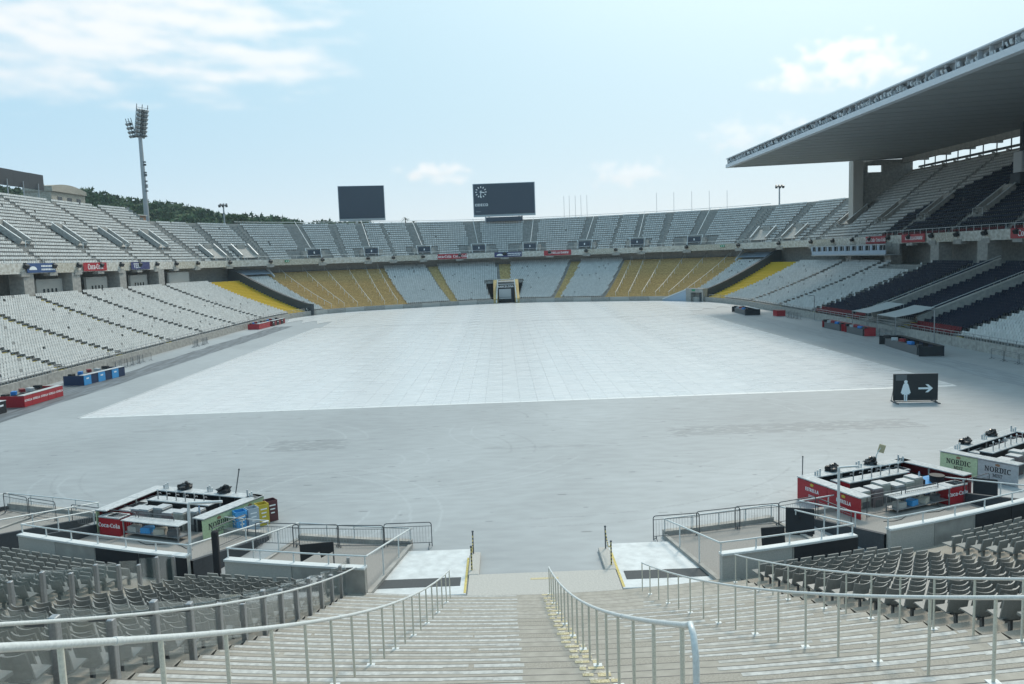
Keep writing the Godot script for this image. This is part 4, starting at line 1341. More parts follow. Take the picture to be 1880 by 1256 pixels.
func far_things() -> void:
	var serif := "Droid Serif"
	var sans := "Droid Sans"
	banner(-126.0, 7.6, M.banner_blue, "blue banner with white emblem, first on the left balcony", [], true)
	banner(-142.4, 8.0, M.red, "red banner with white script lettering on the left balcony", [["Coca-Cola", 0.95, 0.0, 0.0, M.clock_white, serif, true, 0.85]])
	banner(-159.8, 8.0, M.banner_navy, "navy banner with large white letters on the left balcony", [["VERI", 0.95, -1.6, 0.0, M.clock_white, serif, false, 0.9]])
	banner(u_far_x(-15.2, 21.5), 8.6, M.red, "red and white banner left of the navy banner on the far balcony", [["Coca-Cola  Coca-Cola", 0.8, 0.0, 0.0, M.clock_white, serif, true, 0.85]])
	banner(u_far_x(1.0, 21.5), 8.0, M.banner_navy, "navy banner with white emblem in the middle of the far balcony", [], true)
	banner(u_far_x(15.3, 21.5), 8.0, M.red, "red banner with white capitals on the far balcony", [["ESTRELLA DAMM", 0.62, 0.3, 0.0, M.clock_white, sans, false, 0.9]])
	banner(157.0, 8.2, M.red, "red banner with white script above the press box", [["Coca-Cola  Coca-Cola", 0.75, 0.0, 0.0, M.clock_white, serif, true, 0.8]])
	banner(143.0, 8.0, M.red, "red banner with white capitals above the dark opening on the right", [["ESTRELLA DAMM", 0.62, 0.3, 0.0, M.clock_white, sans, false, 0.9]])
	banner(111.5, 8.6, M.red, "red banner cut by the right picture edge", [["Coca-Cola", 0.95, 0.0, 0.0, M.clock_white, serif, true, 0.85]])
	for q in [[-199.6, "left"], [199.5, "right"]]:
		var u: float = q[0]
		var es := thing("exit_sign", "small green exit sign on the far balcony, %s end" % q[1], "sign", "green exit signs")
		es.position = cp(u, 21.45, 13.2)
		es.basis = Basis(-frame(u).x, Vector3.UP, -frame(u).z)
		pb(es, "plate", M.green_sign, Vector3.ZERO, Vector3(1.3, 0.55, 0.06))
		pb(es, "arrow", M.clock_white, Vector3(0.3, 0, 0.04), Vector3(0.3, 0.2, 0.02))
		pb(es, "figure", M.clock_white, Vector3(-0.25, 0, 0.04), Vector3(0.18, 0.32, 0.02))
	# handrails on the ochre blocks
	for g in [-1.0, 1.0]:
		for i in 6:
			var u: float = g * (199.4 + i * 3.35)
			var h := thing("handrail", "%s white handrail counted from the %s picture edge on the ochre terrace" % [["first", "second", "third", "fourth", "fifth", "sixth"][i], "left" if g < 0 else "right"], "handrail", "handrails on the ochre terraces")
			var pts := []
			for j in 9:
				var s := lerpf(2.0, 25.4, j / 8.0)
				pts.append(cp(u, s, ys(s) + 1.0 + (0.35 if j == 8 else 0.0)))
			pt(h, "rail", M.rail_white, pts, 0.045, 6)
			for j in 9:
				var s := lerpf(2.2, 25.0, j / 8.0)
				pt(h, "post", M.rail_white, [cp(u, s, ys(s) - 0.2), cp(u, s, ys(s) + 1.0)], 0.05, 5)
	# light mast
	var lt := thing("light_mast", "tall grey floodlight mast behind the left stand", "light mast", "", Vector3(-95, 0, -215))
	pt(lt, "mast", M.steel, [Vector3(0, 0, 0), Vector3(0, 26, 0), Vector3(0, 48, 0)], 0.85, 12, 0.45)
	var lad := MB.new()
	for i in 10: lad.box(Vector3(0.75, 33 + i * 0.9 * (1.0 + 0.2 * sin(i * 2.0)), 0.2), Vector3(0.5, 0.35, 0.5))
	part(lt, "cable_boxes", lad, M.steel_dark)
	var wings := [[Vector3(0.9, 51.2, 0.5), 3.6, 8.2, 0.55], [Vector3(0.3, 50.6, -0.6), 3.4, 7.4, 0.75], [Vector3(-2.2, 49.4, 0.3), 2.3, 5.0, -1.0]]
	for w in wings:
		var hb := Basis(Vector3.UP, 0.5 + w[3]) * Basis(Vector3.RIGHT, 0.25)
		var fk := MB.new()
		var rows := int(w[2] / 1.05)
		for i in rows + 1:
			var yy: float = -w[2] * 0.5 + i * 1.05
			fk.box(w[0] + hb * Vector3(0, yy, 0), Vector3(w[1], 0.09, 0.12), hb)
		for i in 3:
			fk.box(w[0] + hb * Vector3((i - 1) * w[1] * 0.45, 0, -0.12), Vector3(0.12, w[2], 0.12), hb)
		var fr := part(lt, "lamp_frame", fk, M.steel_dark)
		for i in rows:
			var cols := int(w[1] / 0.68)
			for j in cols:
				var k := MB.new()
				k.cbox(w[0] + hb * Vector3(-w[1] * 0.5 + (j + 0.5) * w[1] / cols, -w[2] * 0.5 + i * 1.05 + 0.4, 0.2), Vector3(0.56, 0.62, 0.46), 0.06, hb * Basis(Vector3.RIGHT, 0.4))
				part(fr, "lamp", k, [M.steel, M.steel_dark, M.pale_grey][(i * 3 + j * 5) % 3])
	pb(lt, "platform", M.steel_dark, Vector3(0, 47.2, 0.3), Vector3(3.6, 0.15, 1.6))
	for q in [[-77.9, "left"], [77.7, "right"]]:
		var lp := thing("floodlight_pole", "short floodlight pole on the rim at the %s corner of the far end" % q[1], "light pole", "short floodlight poles", Vector3(q[0], 0, -225))
		pt(lp, "pole", M.steel, [Vector3(0, 0, 0), Vector3(0, 29.2, 0)], 0.3, 8, 0.2)
		pb(lp, "crossarm", M.steel, Vector3(0, 29.3, 0), Vector3(2.2, 0.2, 0.3))
		for j in 3:
			pb(lp, "lamp", M.steel_dark, Vector3(-0.95 + j * 0.95, 29.2, 0.35), Vector3(0.6, 0.7, 0.5), Basis(Vector3.RIGHT, 0.5), 0.05)
			pb(lp, "lamp", M.steel_dark, Vector3(-0.8 + j * 0.8, 29.65, -0.2), Vector3(0.45, 0.4, 0.4), Basis(Vector3.RIGHT, 0.5), 0.05)
	var fx := [19.5, 21.2, 23.1, 24.9, 26.8, 49.0, 54.5, 60.2, 65.8, 71.5]
	var ordn := ["first", "second", "third", "fourth", "fifth"]
	for i in 10:
		var fp := thing("flagpole", "%s thin bare flagpole of the %s group behind the far rim, from the left" % [ordn[i % 5], "close-set" if i < 5 else "wide-set"], "flagpole", "flagpoles behind the far rim", Vector3(fx[i], 0, -255))
		pt(fp, "pole", M.pale_grey, [Vector3.ZERO, Vector3(0, 30.8, 0)], 0.09, 6, 0.05)
		pb(fp, "finial", M.pale_grey, Vector3(0, 30.85, 0), Vector3(0.14, 0.12, 0.14))
	# screens
	var s1 := thing("video_screen", "plain dark video screen on two white legs", "screen", "", Vector3(-43.1, 0, -246.5), 0.17)
	pb(s1, "display", M.screen, Vector3(0, 30.45, 0.02), Vector3(13.5, 9.7, 1.2))
	pb(s1, "frame", M.screen_edge, Vector3(0, 30.4, -0.15), Vector3(13.9, 10.1, 1.2))
	pb(s1, "sill", M.pale_grey, Vector3(0, 25.2, 0.25), Vector3(13.9, 0.6, 1.4))
	for x in [-1.7, 2.2]:
		pb(s1, "leg", M.white_paint, Vector3(x, 12.5, 0), Vector3(0.7, 25.0, 0.7))
	var s2 := thing("video_screen", "dark scoreboard with a white clock dial above the far rim", "scoreboard", "", Vector3(0.5, 0, -246.5), -0.04)
	pb(s2, "frame", M.screen_edge, Vector3(0, 29.85, -0.1), Vector3(19.0, 10.0, 1.2))
	pb(s2, "display", M.screen, Vector3(0, 30.05, 0.0), Vector3(18.5, 9.2, 1.3))
	pb(s2, "panel_joint", M.black, Vector3(-4.9, 30.05, 0.64), Vector3(0.06, 9.1, 0.05))
	pb(s2, "base_box", M.screen, Vector3(-0.1, 23.95, 0.2), Vector3(11.2, 1.3, 1.2))
	for x in [-5.9, 5.3, -4.8, 4.4]:
		pb(s2, "leg", M.pale_grey, Vector3(x, 12.4, 0), Vector3(0.35, 25.0, 0.5))
	var dial := Vector3(-7.0, 32.3, 0.68)
	var ck := part(s2, "clock", k_quad([dial + Vector3(-2, -2, -0.02), dial + Vector3(2, -2, -0.02), dial + Vector3(2, 2, -0.02), dial + Vector3(-2, 2, -0.02)]), M.screen)
	for i in 12:
		var bb := Basis(Vector3(0, 0, 1), -TAU * i / 12.0)
		pb(ck, "hour_mark", M.clock_white, dial + bb * Vector3(0, 1.5, 0.02), Vector3(0.26, 0.5, 0.04), bb)
	var hb1 := Basis(Vector3(0, 0, 1), -deg_to_rad(100.0))
	var hb2 := Basis(Vector3(0, 0, 1), -deg_to_rad(187.0))
	pb(ck, "hour_hand", M.clock_white, dial + hb1 * Vector3(0, 0.35, 0.05), Vector3(0.26, 1.5, 0.04), hb1)
	pb(ck, "minute_hand", M.clock_white, dial + hb2 * Vector3(0, 0.55, 0.07), Vector3(0.22, 2.1, 0.04), hb2)
	words(s2, "ODECO", 0.82, Vector3(-6.95, 28.4, 0.68), Basis(), M.clock_white, sans, 800, false, "lettering", 1.1)
	pb(s2, "small_line", M.screen_edge, Vector3(-8.0, 26.4, 0.67), Vector3(1.4, 0.1, 0.04))
	# hoarding, building and hut behind the left rim
	var ho := thing("hoarding", "long dark hoarding on posts above the left rim", "hoarding", "", Vector3(-98.3, 0, -140))
	for i in 14:
		pb(ho, "panel", M.wall_dark, Vector3(0, 31.4, 38.0 - 5.3 * i), Vector3(0.25, 3.2 + 0.06 * (i % 2), 5.26))
		pt(ho, "post", M.steel, [Vector3(0.4, 26.0, 38.0 - 5.3 * i), Vector3(0.4, 31.0, 38.0 - 5.3 * i)], 0.12, 6)
	var bd := thing("small_building", "pale small building with curved roof and three dark windows behind the left rim", "building", "", Vector3(-104.5, 0, -195))
	pb(bd, "wall", M.building, Vector3(-3.0, 15.6, 0), Vector3(6.0, 31.2, 15.0))
	var rk := MB.new()
	var rp := PackedVector2Array([Vector2(-7.7, 31.1)])
	for i in 11:
		var t := i / 10.0
		rp.append(Vector2(lerpf(7.7, -7.7, t), 31.5 + 1.5 * sin(PI * (0.1 + 0.72 * t))))
	rp[0] = Vector2(-7.7, 31.1)
	rp.insert(1, Vector2(7.7, 31.1))
	rk.poly(rp, Vector3(0.3, 0, 0), Basis(Vector3(0, 0, -1), Vector3.UP, Vector3(1, 0, 0)) * Basis(Vector3.UP, 0), 0.01)
	var rk2 := MB.new()
	rk2.poly(rp, Vector3(-6.4, 0, 0), Basis(Vector3(0, 0, -1), Vector3.UP, Vector3(1, 0, 0)), 6.8)
	part(bd, "roof", rk2, M.building)
	for i in 3:
		var w := pb(bd, "window", M.window, Vector3(0.02, 29.3, 4.0 - 4.2 * i), Vector3(0.1, 1.5, 1.9))
		pb(w, "frame", M.building, Vector3(0.06, 28.5, 4.0 - 4.2 * i), Vector3(0.14, 0.12, 2.2))
	var hu := thing("brick_hut", "small brown brick hut at the foot of the light mast", "hut", "", Vector3(-92.5, 0, -203))
	pb(hu, "wall", M.brick, Vector3(0, 12.9, 0), Vector3(3.0, 25.8, 4.6))
	pb(hu, "roof", M.concrete_light, Vector3(0, 25.9, 0), Vector3(3.5, 0.25, 5.1))
	hills()

func leaf_clump(seed_: int, n: int, r: Vector3, leaf: float) -> MB:
	var k := MB.new()
	var q := RandomNumberGenerator.new()
	q.seed = seed_
	k.use_c = true
	for i in n:
		var d := Vector3(q.randfn(), q.randfn(), q.randfn()).normalized() * pow(q.randf(), 0.4)
		var p := d * r
		var a := Vector3(q.randf_range(-1, 1), q.randf_range(-1, 1), q.randf_range(-1, 1)).normalized() * leaf * q.randf_range(0.6, 1.3)
		var b := a.cross(Vector3(q.randf_range(-1, 1), q.randf_range(-1, 1), q.randf_range(-1, 1))).normalized() * leaf * q.randf_range(0.5, 1.0)
		var t := q.randf_range(0.7, 1.3)
		k.col = Color(0.075 * t, 0.115 * t, 0.045 * t)
		k.tri(p - a - b, p + a - b * 0.3, p + b)
		k.tri(p - b, p + a, p - a + b)
	return k

func ridge(x: float) -> float:
	var px := [-700.0, -420.0, -320.0, -204.0, -167.0, -140.0, -110.0, -87.0, -60.0, -30.0, 0.0, 60.0, 300.0, 700.0]
	var py := [70.0, 66.0, 58.0, 47.0, 40.0, 34.0, 30.0, 28.5, 26.0, 22.0, 18.0, 10.0, 4.0, 2.0]
	for i in px.size() - 1:
		if x <= px[i + 1]: return lerpf(py[i], py[i + 1], clampf((x - px[i]) / (px[i + 1] - px[i]), 0, 1)) - 1.5
	return 2.0

func hills() -> void:
	var k := MB.new()
	var f := FastNoiseLite.new(); f.seed = 21; f.frequency = 0.02
	var hy := func(x: float, z: float) -> float:
		var t := clampf((-z - 285.0) / 115.0, 0.0, 1.0)
		return (ridge(x) - 0.1) * sin(t * PI * 0.5) - 0.3 + f.get_noise_2d(x, z) * 2.0 * t
	var x := -700.0
	while x < 700.0:
		var z := -285.0
		while z > -640.0:
			k.quad(Vector3(x, hy.call(x, z), z), Vector3(x + 20, hy.call(x + 20, z), z), Vector3(x + 20, hy.call(x + 20, z - 20), z - 20), Vector3(x, hy.call(x, z - 20), z - 20))
			z -= 20.0
		x += 20.0
	struct("hill", k, M.hill, "wooded hill behind the left corner of the stadium", "hill")
	var mm := MultiMesh.new()
	mm.transform_format = MultiMesh.TRANSFORM_3D
	mm.mesh = leaf_clump(5, 130, Vector3(1, 0.8, 1), 0.2).mesh(M.leaf)
	var q := RandomNumberGenerator.new()
	q.seed = 9
	var tr := []
	for i in 3400:
		var px := q.randf_range(-330, -20)
		var pz := -300.0 - 125.0 * sqrt(q.randf())
		var y: float = hy.call(px, pz)
		var sc := q.randf_range(1.8, 4.2) if q.randf() < 0.85 else q.randf_range(4.5, 6.0)
		tr.append(Transform3D(Basis(Vector3.UP, q.randf() * TAU).scaled(Vector3(sc, sc * q.randf_range(0.8, 1.2), sc)), Vector3(px, y + sc * 0.5, pz)))
	mm.instance_count = tr.size()
	for i in tr.size(): mm.set_instance_transform(i, tr[i])
	var o := MultiMeshInstance3D.new()
	o.name = "hill_forest"
	o.multimesh = mm
	add_child(o)
	tag(o, "dark green woodland covering the hill", "woodland", "", "stuff")
	# umbrella pine
	var pine := thing("umbrella_pine", "round crowned umbrella pine standing out beside the left light pole", "tree", "", Vector3(-93, 0, -282))
	pt(pine, "trunk", M.tree_trunk, [Vector3(0, 16, 0), Vector3(0.2, 22, 0), Vector3(-0.1, 27.5, 0)], 0.5, 7, 0.3)
	for a in 5:
		pt(pine, "limb", M.tree_trunk, [Vector3(0, 26.2, 0), Vector3(cos(a * 1.26) * 2.2, 28.6, sin(a * 1.26) * 2.2)], 0.18, 5, 0.07)
	var cr := MB.new()
	cr.use_c = true
	for i in 26:
		var c := leaf_clump(100 + i, 70, Vector3(1.1, 0.8, 1.1), 0.2)
		var th := q.randf() * TAU
		var rr := 3.0 * sqrt(q.randf())
		var off := Vector3(cos(th) * rr, 28.4 + 2.6 * (1.0 - rr * rr / 11.0) * q.randf_range(0.6, 1.0), sin(th) * rr)
		for p in c.v: cr.v.append(p + off)
		cr.n.append_array(c.n); cr.c.append_array(c.c)
	part(pine, "crown", cr, M.leaf)
	# palms and shrubs behind the far rim
	var pl := [[-44.5, 26.6, "palm tree showing between the legs of the plain screen"], [-47.0, 26.4, "low palm tree left of the screen legs"], [-32.0, 27.2, "palm tree right of the plain screen"], [-29.4, 26.0, "small palm tree to the right of the taller palm"]]
	for i in pl.size():
		var pm := thing("palm_tree", pl[i][2], "palm tree", "palms behind the far rim", Vector3(pl[i][0], 0, -262))
		var top: float = pl[i][1]
		pt(pm, "trunk", M.tree_trunk, [Vector3(0, 8, 0), Vector3(0.2, top - 1.4, 0)], 0.25, 6, 0.18)
		var fk := MB.new()
		fk.use_c = true
		for j in 22:
			var a := TAU * j / 22.0 + q.randf() * 0.2
			var el := q.randf_range(-0.2, 1.2)
			var dir := Vector3(cos(a) * cos(el), sin(el), sin(a) * cos(el))
			var p0 := Vector3(0.2, top - 1.4, 0)
			var wv := dir.cross(Vector3.UP).normalized() * 0.13
			fk.col = Color(0.05, 0.07, 0.025) * q.randf_range(0.7, 1.3)
			for m in 4:
				var t0 := m / 4.0; var t1 := (m + 1) / 4.0
				var a0 := p0 + dir * 1.7 * t0 + Vector3(0, -0.9 * t0 * t0, 0)
				var a1 := p0 + dir * 1.7 * t1 + Vector3(0, -0.9 * t1 * t1, 0)
				fk.quad(a0 - wv, a0 + wv, a1 + wv * 0.7, a1 - wv * 0.7)
		part(pm, "crown", fk, M.leaf)

# ------------------------------------------------------------------ things on the arena floor
func v3(p: Vector2, y := 0.0) -> Vector3: return Vector3(p.x, y, p.y)

func kiosk(label: String, group: String, p0: Vector2, p1: Vector2, p2: Vector2, p3: Vector2, m: Material, m2: Material, words_a: Array, tag_name: String) -> void:
	var k := thing("bar_kiosk", label, "kiosk", group)
	var cen := (p0 + p1 + p2 + p3) * 0.25
	for e in [[p3, p0, true], [p0, p1, false], [p1, p2, true]]:
		var a: Vector2 = e[0]
		var b: Vector2 = e[1]
		var d := (b - a).normalized()
		var nn := Vector2(-d.y, d.x)
		if nn.dot(cen - a) > 0: nn = -nn            # outwards
		var len_ := a.distance_to(b)
		var bs := Basis(Vector3(d.x, 0, d.y), Vector3.UP, Vector3(d.x, 0, d.y).cross(Vector3.UP))
		var mid := (a + b) * 0.5
		var n := maxi(2, int(round(len_ / 2.0)))
		for i in n:
			var c := a.lerp(b, (i + 0.5) / n) - nn * 0.03
			pb(k, "panel", m if i % 2 else m2, v3(c, 0.53), Vector3(len_ / n - 0.02, 1.02, 0.05), bs)
			if i > 0: pb(k, "upright", M.concrete_light, v3(a.lerp(b, float(i) / n) - nn * 0.5, 0.53), Vector3(0.06, 1.0, 0.06), bs)
		for i in n:
			var c := a.lerp(b, (i + 0.5) / n) - nn * 0.29
			pb(k, "counter_top", M.counter_white, v3(c, 1.1 + 0.004 * (i % 2)), Vector3(len_ / n - 0.012, 0.05, 0.66), bs, 0.012)
		pb(k, "inner_lining", M.red_dark if e[2] else M.black_soft, v3(mid - nn * 0.1, 0.53), Vector3(len_ - 0.3, 0.98, 0.03), bs)
		pb(k, "shelf", M.wall_dark, v3(mid - nn * 0.28, 0.5), Vector3(len_ - 0.7, 0.04, 0.45), bs)
		# printed name on the outside
		if e[2] or true:
			var out := Vector3(nn.x, 0, nn.y)
			var tb := Basis(Vector3.UP.cross(out), Vector3.UP, out)
			for i in n:
				var c := a.lerp(b, (i + 0.5) / n) + nn * 0.0
				words(k, words_a[0], words_a[2], v3(c, 0.66) + out * 0.001, tb, words_a[4], words_a[5], 600, false, "lettering", words_a[6])
				words(k, words_a[1], words_a[3], v3(c, 0.36) + out * 0.001, tb, words_a[4], words_a[5], 500, false, "lettering", words_a[6])
				var ek := MB.new()
				ek.poly(PackedVector2Array([Vector2(-0.09, -0.05), Vector2(0.09, -0.05), Vector2(0.12, 0.04), Vector2(0.0, 0.09), Vector2(-0.12, 0.04)]), v3(c, 0.9), tb, 0.01)
				part(k, "crest", ek, words_a[7])
	# inside
	var e1 := p1 - p0
	var e2 := p3 - p0
	var at := func(a: float, b: float) -> Vector2: return p0 + e1 * a + e2 * b
	var turn := atan2(-e1.y, e1.x)
	var bs2 := Basis(Vector3.UP, turn)
	var wid := e1.length()
	var mc := thing("tap_counter", "white counter with beer taps inside the %s" % tag_name, "counter", "tap counters in the kiosks", v3(at.call(0.47, 0.42)), turn)
	pb(mc, "counter_top", M.counter_white, Vector3(0, 1.08, 0), Vector3(wid * 0.56, 0.05, 0.7), Basis(), 0.012)
	pb(mc, "body", M.black, Vector3(0, 0.53, 0), Vector3(wid * 0.54, 1.05, 0.55))
	pb(mc, "side_panel", m if m == M.red else M.black_soft, Vector3(-wid * 0.275, 0.53, 0.0), Vector3(0.05, 1.03, 0.62))
	for i in 6:
		var x := wid * 0.5 * (-0.5 + (i + 0.5) / 6.0)
		var tp := pt(mc, "tap", M.steel, [Vector3(x, 1.1, 0.1), Vector3(x, 1.5, 0.1)], 0.028, 7)
		var kk := MB.new(); kk.blob(Vector3(x, 1.54, 0.1), Vector3(0.05, 0.06, 0.05), 3, 0.0, 5, 7)
		part(tp, "knob", kk, M.white_paint)
		pt(tp, "spout", M.steel, [Vector3(x, 1.38, 0.1), Vector3(x, 1.36, -0.08), Vector3(x, 1.3, -0.1)], 0.018, 6)
	var ordn := ["first", "second", "third", "fourth", "fifth", "sixth"]
	for i in 6:
		var fr := thing("keg_cooler", "%s grey cooler box in the row inside the %s" % [ordn[i], tag_name], "cooler", "grey coolers in the kiosks", v3(at.call(0.2 + 0.1 * i, 0.66 + 0.03 * sin(i * 2.3))), turn + 0.05 * sin(i * 3.0))
		var mm: Material = [M.keg, M.keg, M.keg_b, M.keg_c, M.keg, M.keg][(i + int(p0.x)) % 6] if p0.x < 0 else [M.keg_c, M.keg_b, M.keg_c, M.keg, M.keg_c, M.keg_c][i]
		pb(fr, "body", mm, Vector3(0, 0.45 + 0.03 * (i % 3), 0), Vector3(0.6, 0.9 + 0.06 * (i % 3), 0.68), Basis(), 0.03)
		pb(fr, "lid", M.pale_grey, Vector3(0, 0.92 + 0.06 * (i % 3), 0), Vector3(0.56, 0.03, 0.62))
		pb(fr, "grille", M.steel_dark, Vector3(0, 0.3, 0.345), Vector3(0.44, 0.3, 0.015))
	for i in 3:
		var ps: Vector2 = [at.call(0.13, 0.32), at.call(0.13, 0.62), at.call(0.14, 0.95)][i] if p0.x < 0 else [at.call(0.8, 0.22), at.call(0.3, 0.25), at.call(0.84, 0.97)][i]
		var rc := thing("chest_cooler", "%s red chest cooler inside the %s" % [ordn[i], tag_name], "cooler", "red chest coolers in the kiosks", v3(ps), turn + (PI * 0.5 if i < 2 and p0.x < 0 else 0.0))
		pb(rc, "body", M.red, Vector3(0, 0.42, 0), Vector3(1.25, 0.84, 0.66), Basis(), 0.03)
		pb(rc, "lid", M.counter_white, Vector3(0, 0.87, 0), Vector3(1.27, 0.06, 0.68), Basis(), 0.015)
		pb(rc, "lid_window", M.window, Vector3(0.2, 0.905, 0), Vector3(0.7, 0.012, 0.5))
		for sx in [-1.0, 1.0]:
			words(rc, "ESTRELLA" if i == 1 else "Coca-Cola", 0.2, Vector3(0, 0.5, 0.335 * sx), Basis(Vector3.UP, 0.0 if sx > 0 else PI), M.clock_white, "Droid Serif", 600, i != 1)
	var nc := thing("work_table", "low white work table on the open side of the %s" % tag_name, "table", "work tables in the kiosks", v3(at.call(0.52, 0.98)), turn)
	pb(nc, "table_top", M.counter_white, Vector3(0, 0.86, 0), Vector3(wid * 0.5, 0.04, 0.72), Basis(), 0.01)
	pb(nc, "shelf", M.steel, Vector3(0, 0.3, 0), Vector3(wid * 0.48, 0.03, 0.6))
	for sx in [-1.0, 1.0]:
		for sz in [-1.0, 1.0]:
			pb(nc, "leg", M.steel, Vector3(sx * wid * 0.235, 0.43, sz * 0.3), Vector3(0.05, 0.86, 0.05))
	for i in 4:
		pb(nc, "crate", [M.concrete_light, M.blue_light, M.mark_white, M.steel_dark][i], Vector3(-1.2 + i * 0.75, 0.44, 0.02), Vector3(0.5, 0.24, 0.4), Basis(Vector3.UP, 0.2 * i), 0.02)
	for i in 2:
		var c: Vector2 = at.call(0.3 + 0.36 * i, 0.04)
		var bg := thing("rubbish_bag", "black rubbish bag on the far counter of the %s, %s" % [tag_name, "nearer its left corner" if i == 0 else "nearer its right corner"], "bag", "black bags on the counters", v3(c, 1.1))
		var bk := MB.new(); bk.blob(Vector3(0, 0.15, 0), Vector3(0.33, 0.19, 0.27), 40 + i, 0.9, 9, 14)
		part(bg, "bag", bk, M.bag)
		bk = MB.new(); bk.blob(Vector3(0.1, 0.32, 0.02), Vector3(0.13, 0.1, 0.11), 50 + i, 1.2, 6, 9)
		part(bg, "knot", bk, M.bag)
	for i in 3:
		var cs := thing("cup_stack", "%s stack of pale plastic cups on the counters of the %s" % [ordn[i], tag_name], "cups", "cup stacks in the kiosks", v3(at.call([0.12, 0.52, 0.9][i], [0.08, 0.05, 0.1][i]), 1.127))
		for j in 3:
			pt(cs, "cup_column", M.white_paint if j else M.pale_grey, [Vector3(j * 0.11, 0, 0.02 * j), Vector3(j * 0.11, 0.18 + 0.07 * ((i + j) % 3), 0.02 * j)], 0.038, 8, 0.046)
	var bt := thing("water_bottle", "blue labelled water bottle standing in the %s" % tag_name, "bottle", "bottles in the kiosks", v3(at.call(0.74, 0.66), 0.0))
	pt(bt, "body", M.sheet_blue, [Vector3(0, 0.9, 0), Vector3(0, 1.16, 0), Vector3(0, 1.2, 0), Vector3(0, 1.24, 0)], 0.05, 9, 0.03)
	pb(bt, "cap", M.blue, Vector3(0, 1.255, 0), Vector3(0.035, 0.03, 0.035))
	pb(bt, "crate", M.black_soft, Vector3(0, 0.45, 0), Vector3(0.4, 0.9, 0.4))
	var cb := thing("power_cable", "loose black cable on the floor beside the %s" % tag_name, "cable", "cables by the kiosks")
	var cpts := []
	for j in 14:
		var q: Vector2 = at.call(0.1 + 0.065 * j, 1.16 + 0.05 * sin(j * 1.1))
		cpts.append(v3(q, 0.14 if absf(q.x) > 13.0 and q.y > -35.0 else 0.02))
	pt(cb, "cable", M.black, cpts, 0.014, 5)
	var bn := thing("waste_bin", "dark open waste bin standing in the %s" % tag_name, "bin", "dark bins in the kiosks", v3(at.call(0.87, 0.72)))
	var wk := MB.new(); wk.tube([Vector3(0, 0, 0), Vector3(0, 1.0, 0)], 0.26, 12, 0.33)
	part(bn, "body", wk, M.black_soft)
	wk = MB.new(); wk.tube([Vector3(0, 0.98, 0), Vector3(0, 1.03, 0)], 0.35, 12)
	part(bn, "rim", wk, M.black)

func barrier_proto() -> Node3D:
	var b := thing("crowd_barrier", "x", "barrier", "steel crowd barriers")
	var w := 1.0
	pt(b, "frame", M.steel_dark, [Vector3(-w, 0.04, 0), Vector3(-w, 1.0, 0), Vector3(-w + 0.03, 1.07, 0), Vector3(-w + 0.1, 1.1, 0), Vector3(w - 0.1, 1.1, 0), Vector3(w - 0.03, 1.07, 0), Vector3(w, 1.0, 0), Vector3(w, 0.04, 0)], 0.022, 6)
	pt(b, "lower_rail", M.steel_dark, [Vector3(-w, 0.22, 0), Vector3(w, 0.22, 0)], 0.016, 5)
	pt(b, "upper_rail", M.steel_dark, [Vector3(-w, 0.94, 0), Vector3(w, 0.94, 0)], 0.014, 5)
	for i in 15:
		var x := -w + 2.0 * w * (i + 1) / 16.0
		pt(b, "bar", M.steel, [Vector3(x, 0.22, 0), Vector3(x, 0.94, 0)], 0.006, 4)
	for sx in [-1.0, 1.0]:
		pt(b, "foot", M.steel_dark, [Vector3(sx * (w - 0.12), 0.03, -0.3), Vector3(sx * (w - 0.12), 0.1, -0.05), Vector3(sx * (w - 0.12), 0.22, 0), Vector3(sx * (w - 0.12), 0.1, 0.05), Vector3(sx * (w - 0.12), 0.03, 0.3)], 0.018, 5)
	return b

func low_bar(label: String, a: Vector2, b: Vector2, depth: float, side: float, m: Material, m2: Material, top: Material, text: String, open_parts := 0, group := "bars along the arena edge") -> void:
	var d := (b - a).normalized()
	var nn := Vector2(-d.y, d.x) * side           # from the front towards the stand
	var len_ := a.distance_to(b)
	var mid := (a + b) * 0.5 + nn * depth * 0.5
	var t := thing("bar_counter", label, "bar", group, v3(mid), atan2(-d.y, d.x))
	var inv := Basis(Vector3.UP, -t.rotation.y)
	var front := inv * Vector3(-nn.x, 0, -nn.y)
	var fz := signf(front.z)
	var n := maxi(3, int(round(len_ / 1.3)))
	for i in n:
		var x := -len_ * 0.5 + len_ * (i + 0.5) / n
		pb(t, "front_panel", m if (open_parts == 0 or i % 2 == 0) else m2, Vector3(x, 0.55, fz * depth * 0.5 - fz * 0.05 * (i % 2 if open_parts else 0)), Vector3(len_ / n - 0.03, 1.04, 0.06))
		if text != "":
			words(t, text, 0.2, Vector3(x, 0.6, fz * (depth * 0.5 + 0.034)), Basis(Vector3.UP, 0.0 if fz > 0 else PI), M.clock_white, "Droid Sans", 600, false, "lettering", 0.9)
		elif open_parts > 0 and i % 2 == 0:
			pb(t, "print_block", M.clock_white, Vector3(x, 0.72, fz * (depth * 0.5 + 0.036)), Vector3(0.42, 0.16, 0.012))
	for sx in [-1.0, 1.0]:
		pb(t, "end_panel", m2 if open_parts else m, Vector3(sx * len_ * 0.5, 0.55, 0), Vector3(0.06, 1.04, depth - 0.04))
	pb(t, "counter_top", top, Vector3(0, 1.1, fz * (depth * 0.5 - 0.25)), Vector3(len_ + 0.06, 0.05, 0.6), Basis(), 0.01)
	pb(t, "rear_counter", M.steel_dark, Vector3(0, 0.45, -fz * depth * 0.3), Vector3(len_ * 0.8, 0.9, 0.5))
	for i in 5:
		pb(t, "box", [M.black, M.blue, M.red_dark, M.pale_grey, M.black_soft][i], Vector3(-len_ * 0.4 + i * len_ * 0.2, 1.05 + 0.05 * (i % 3), -fz * depth * 0.3), Vector3(0.7, 0.32, 0.45), Basis(Vector3.UP, i * 0.4), 0.03)

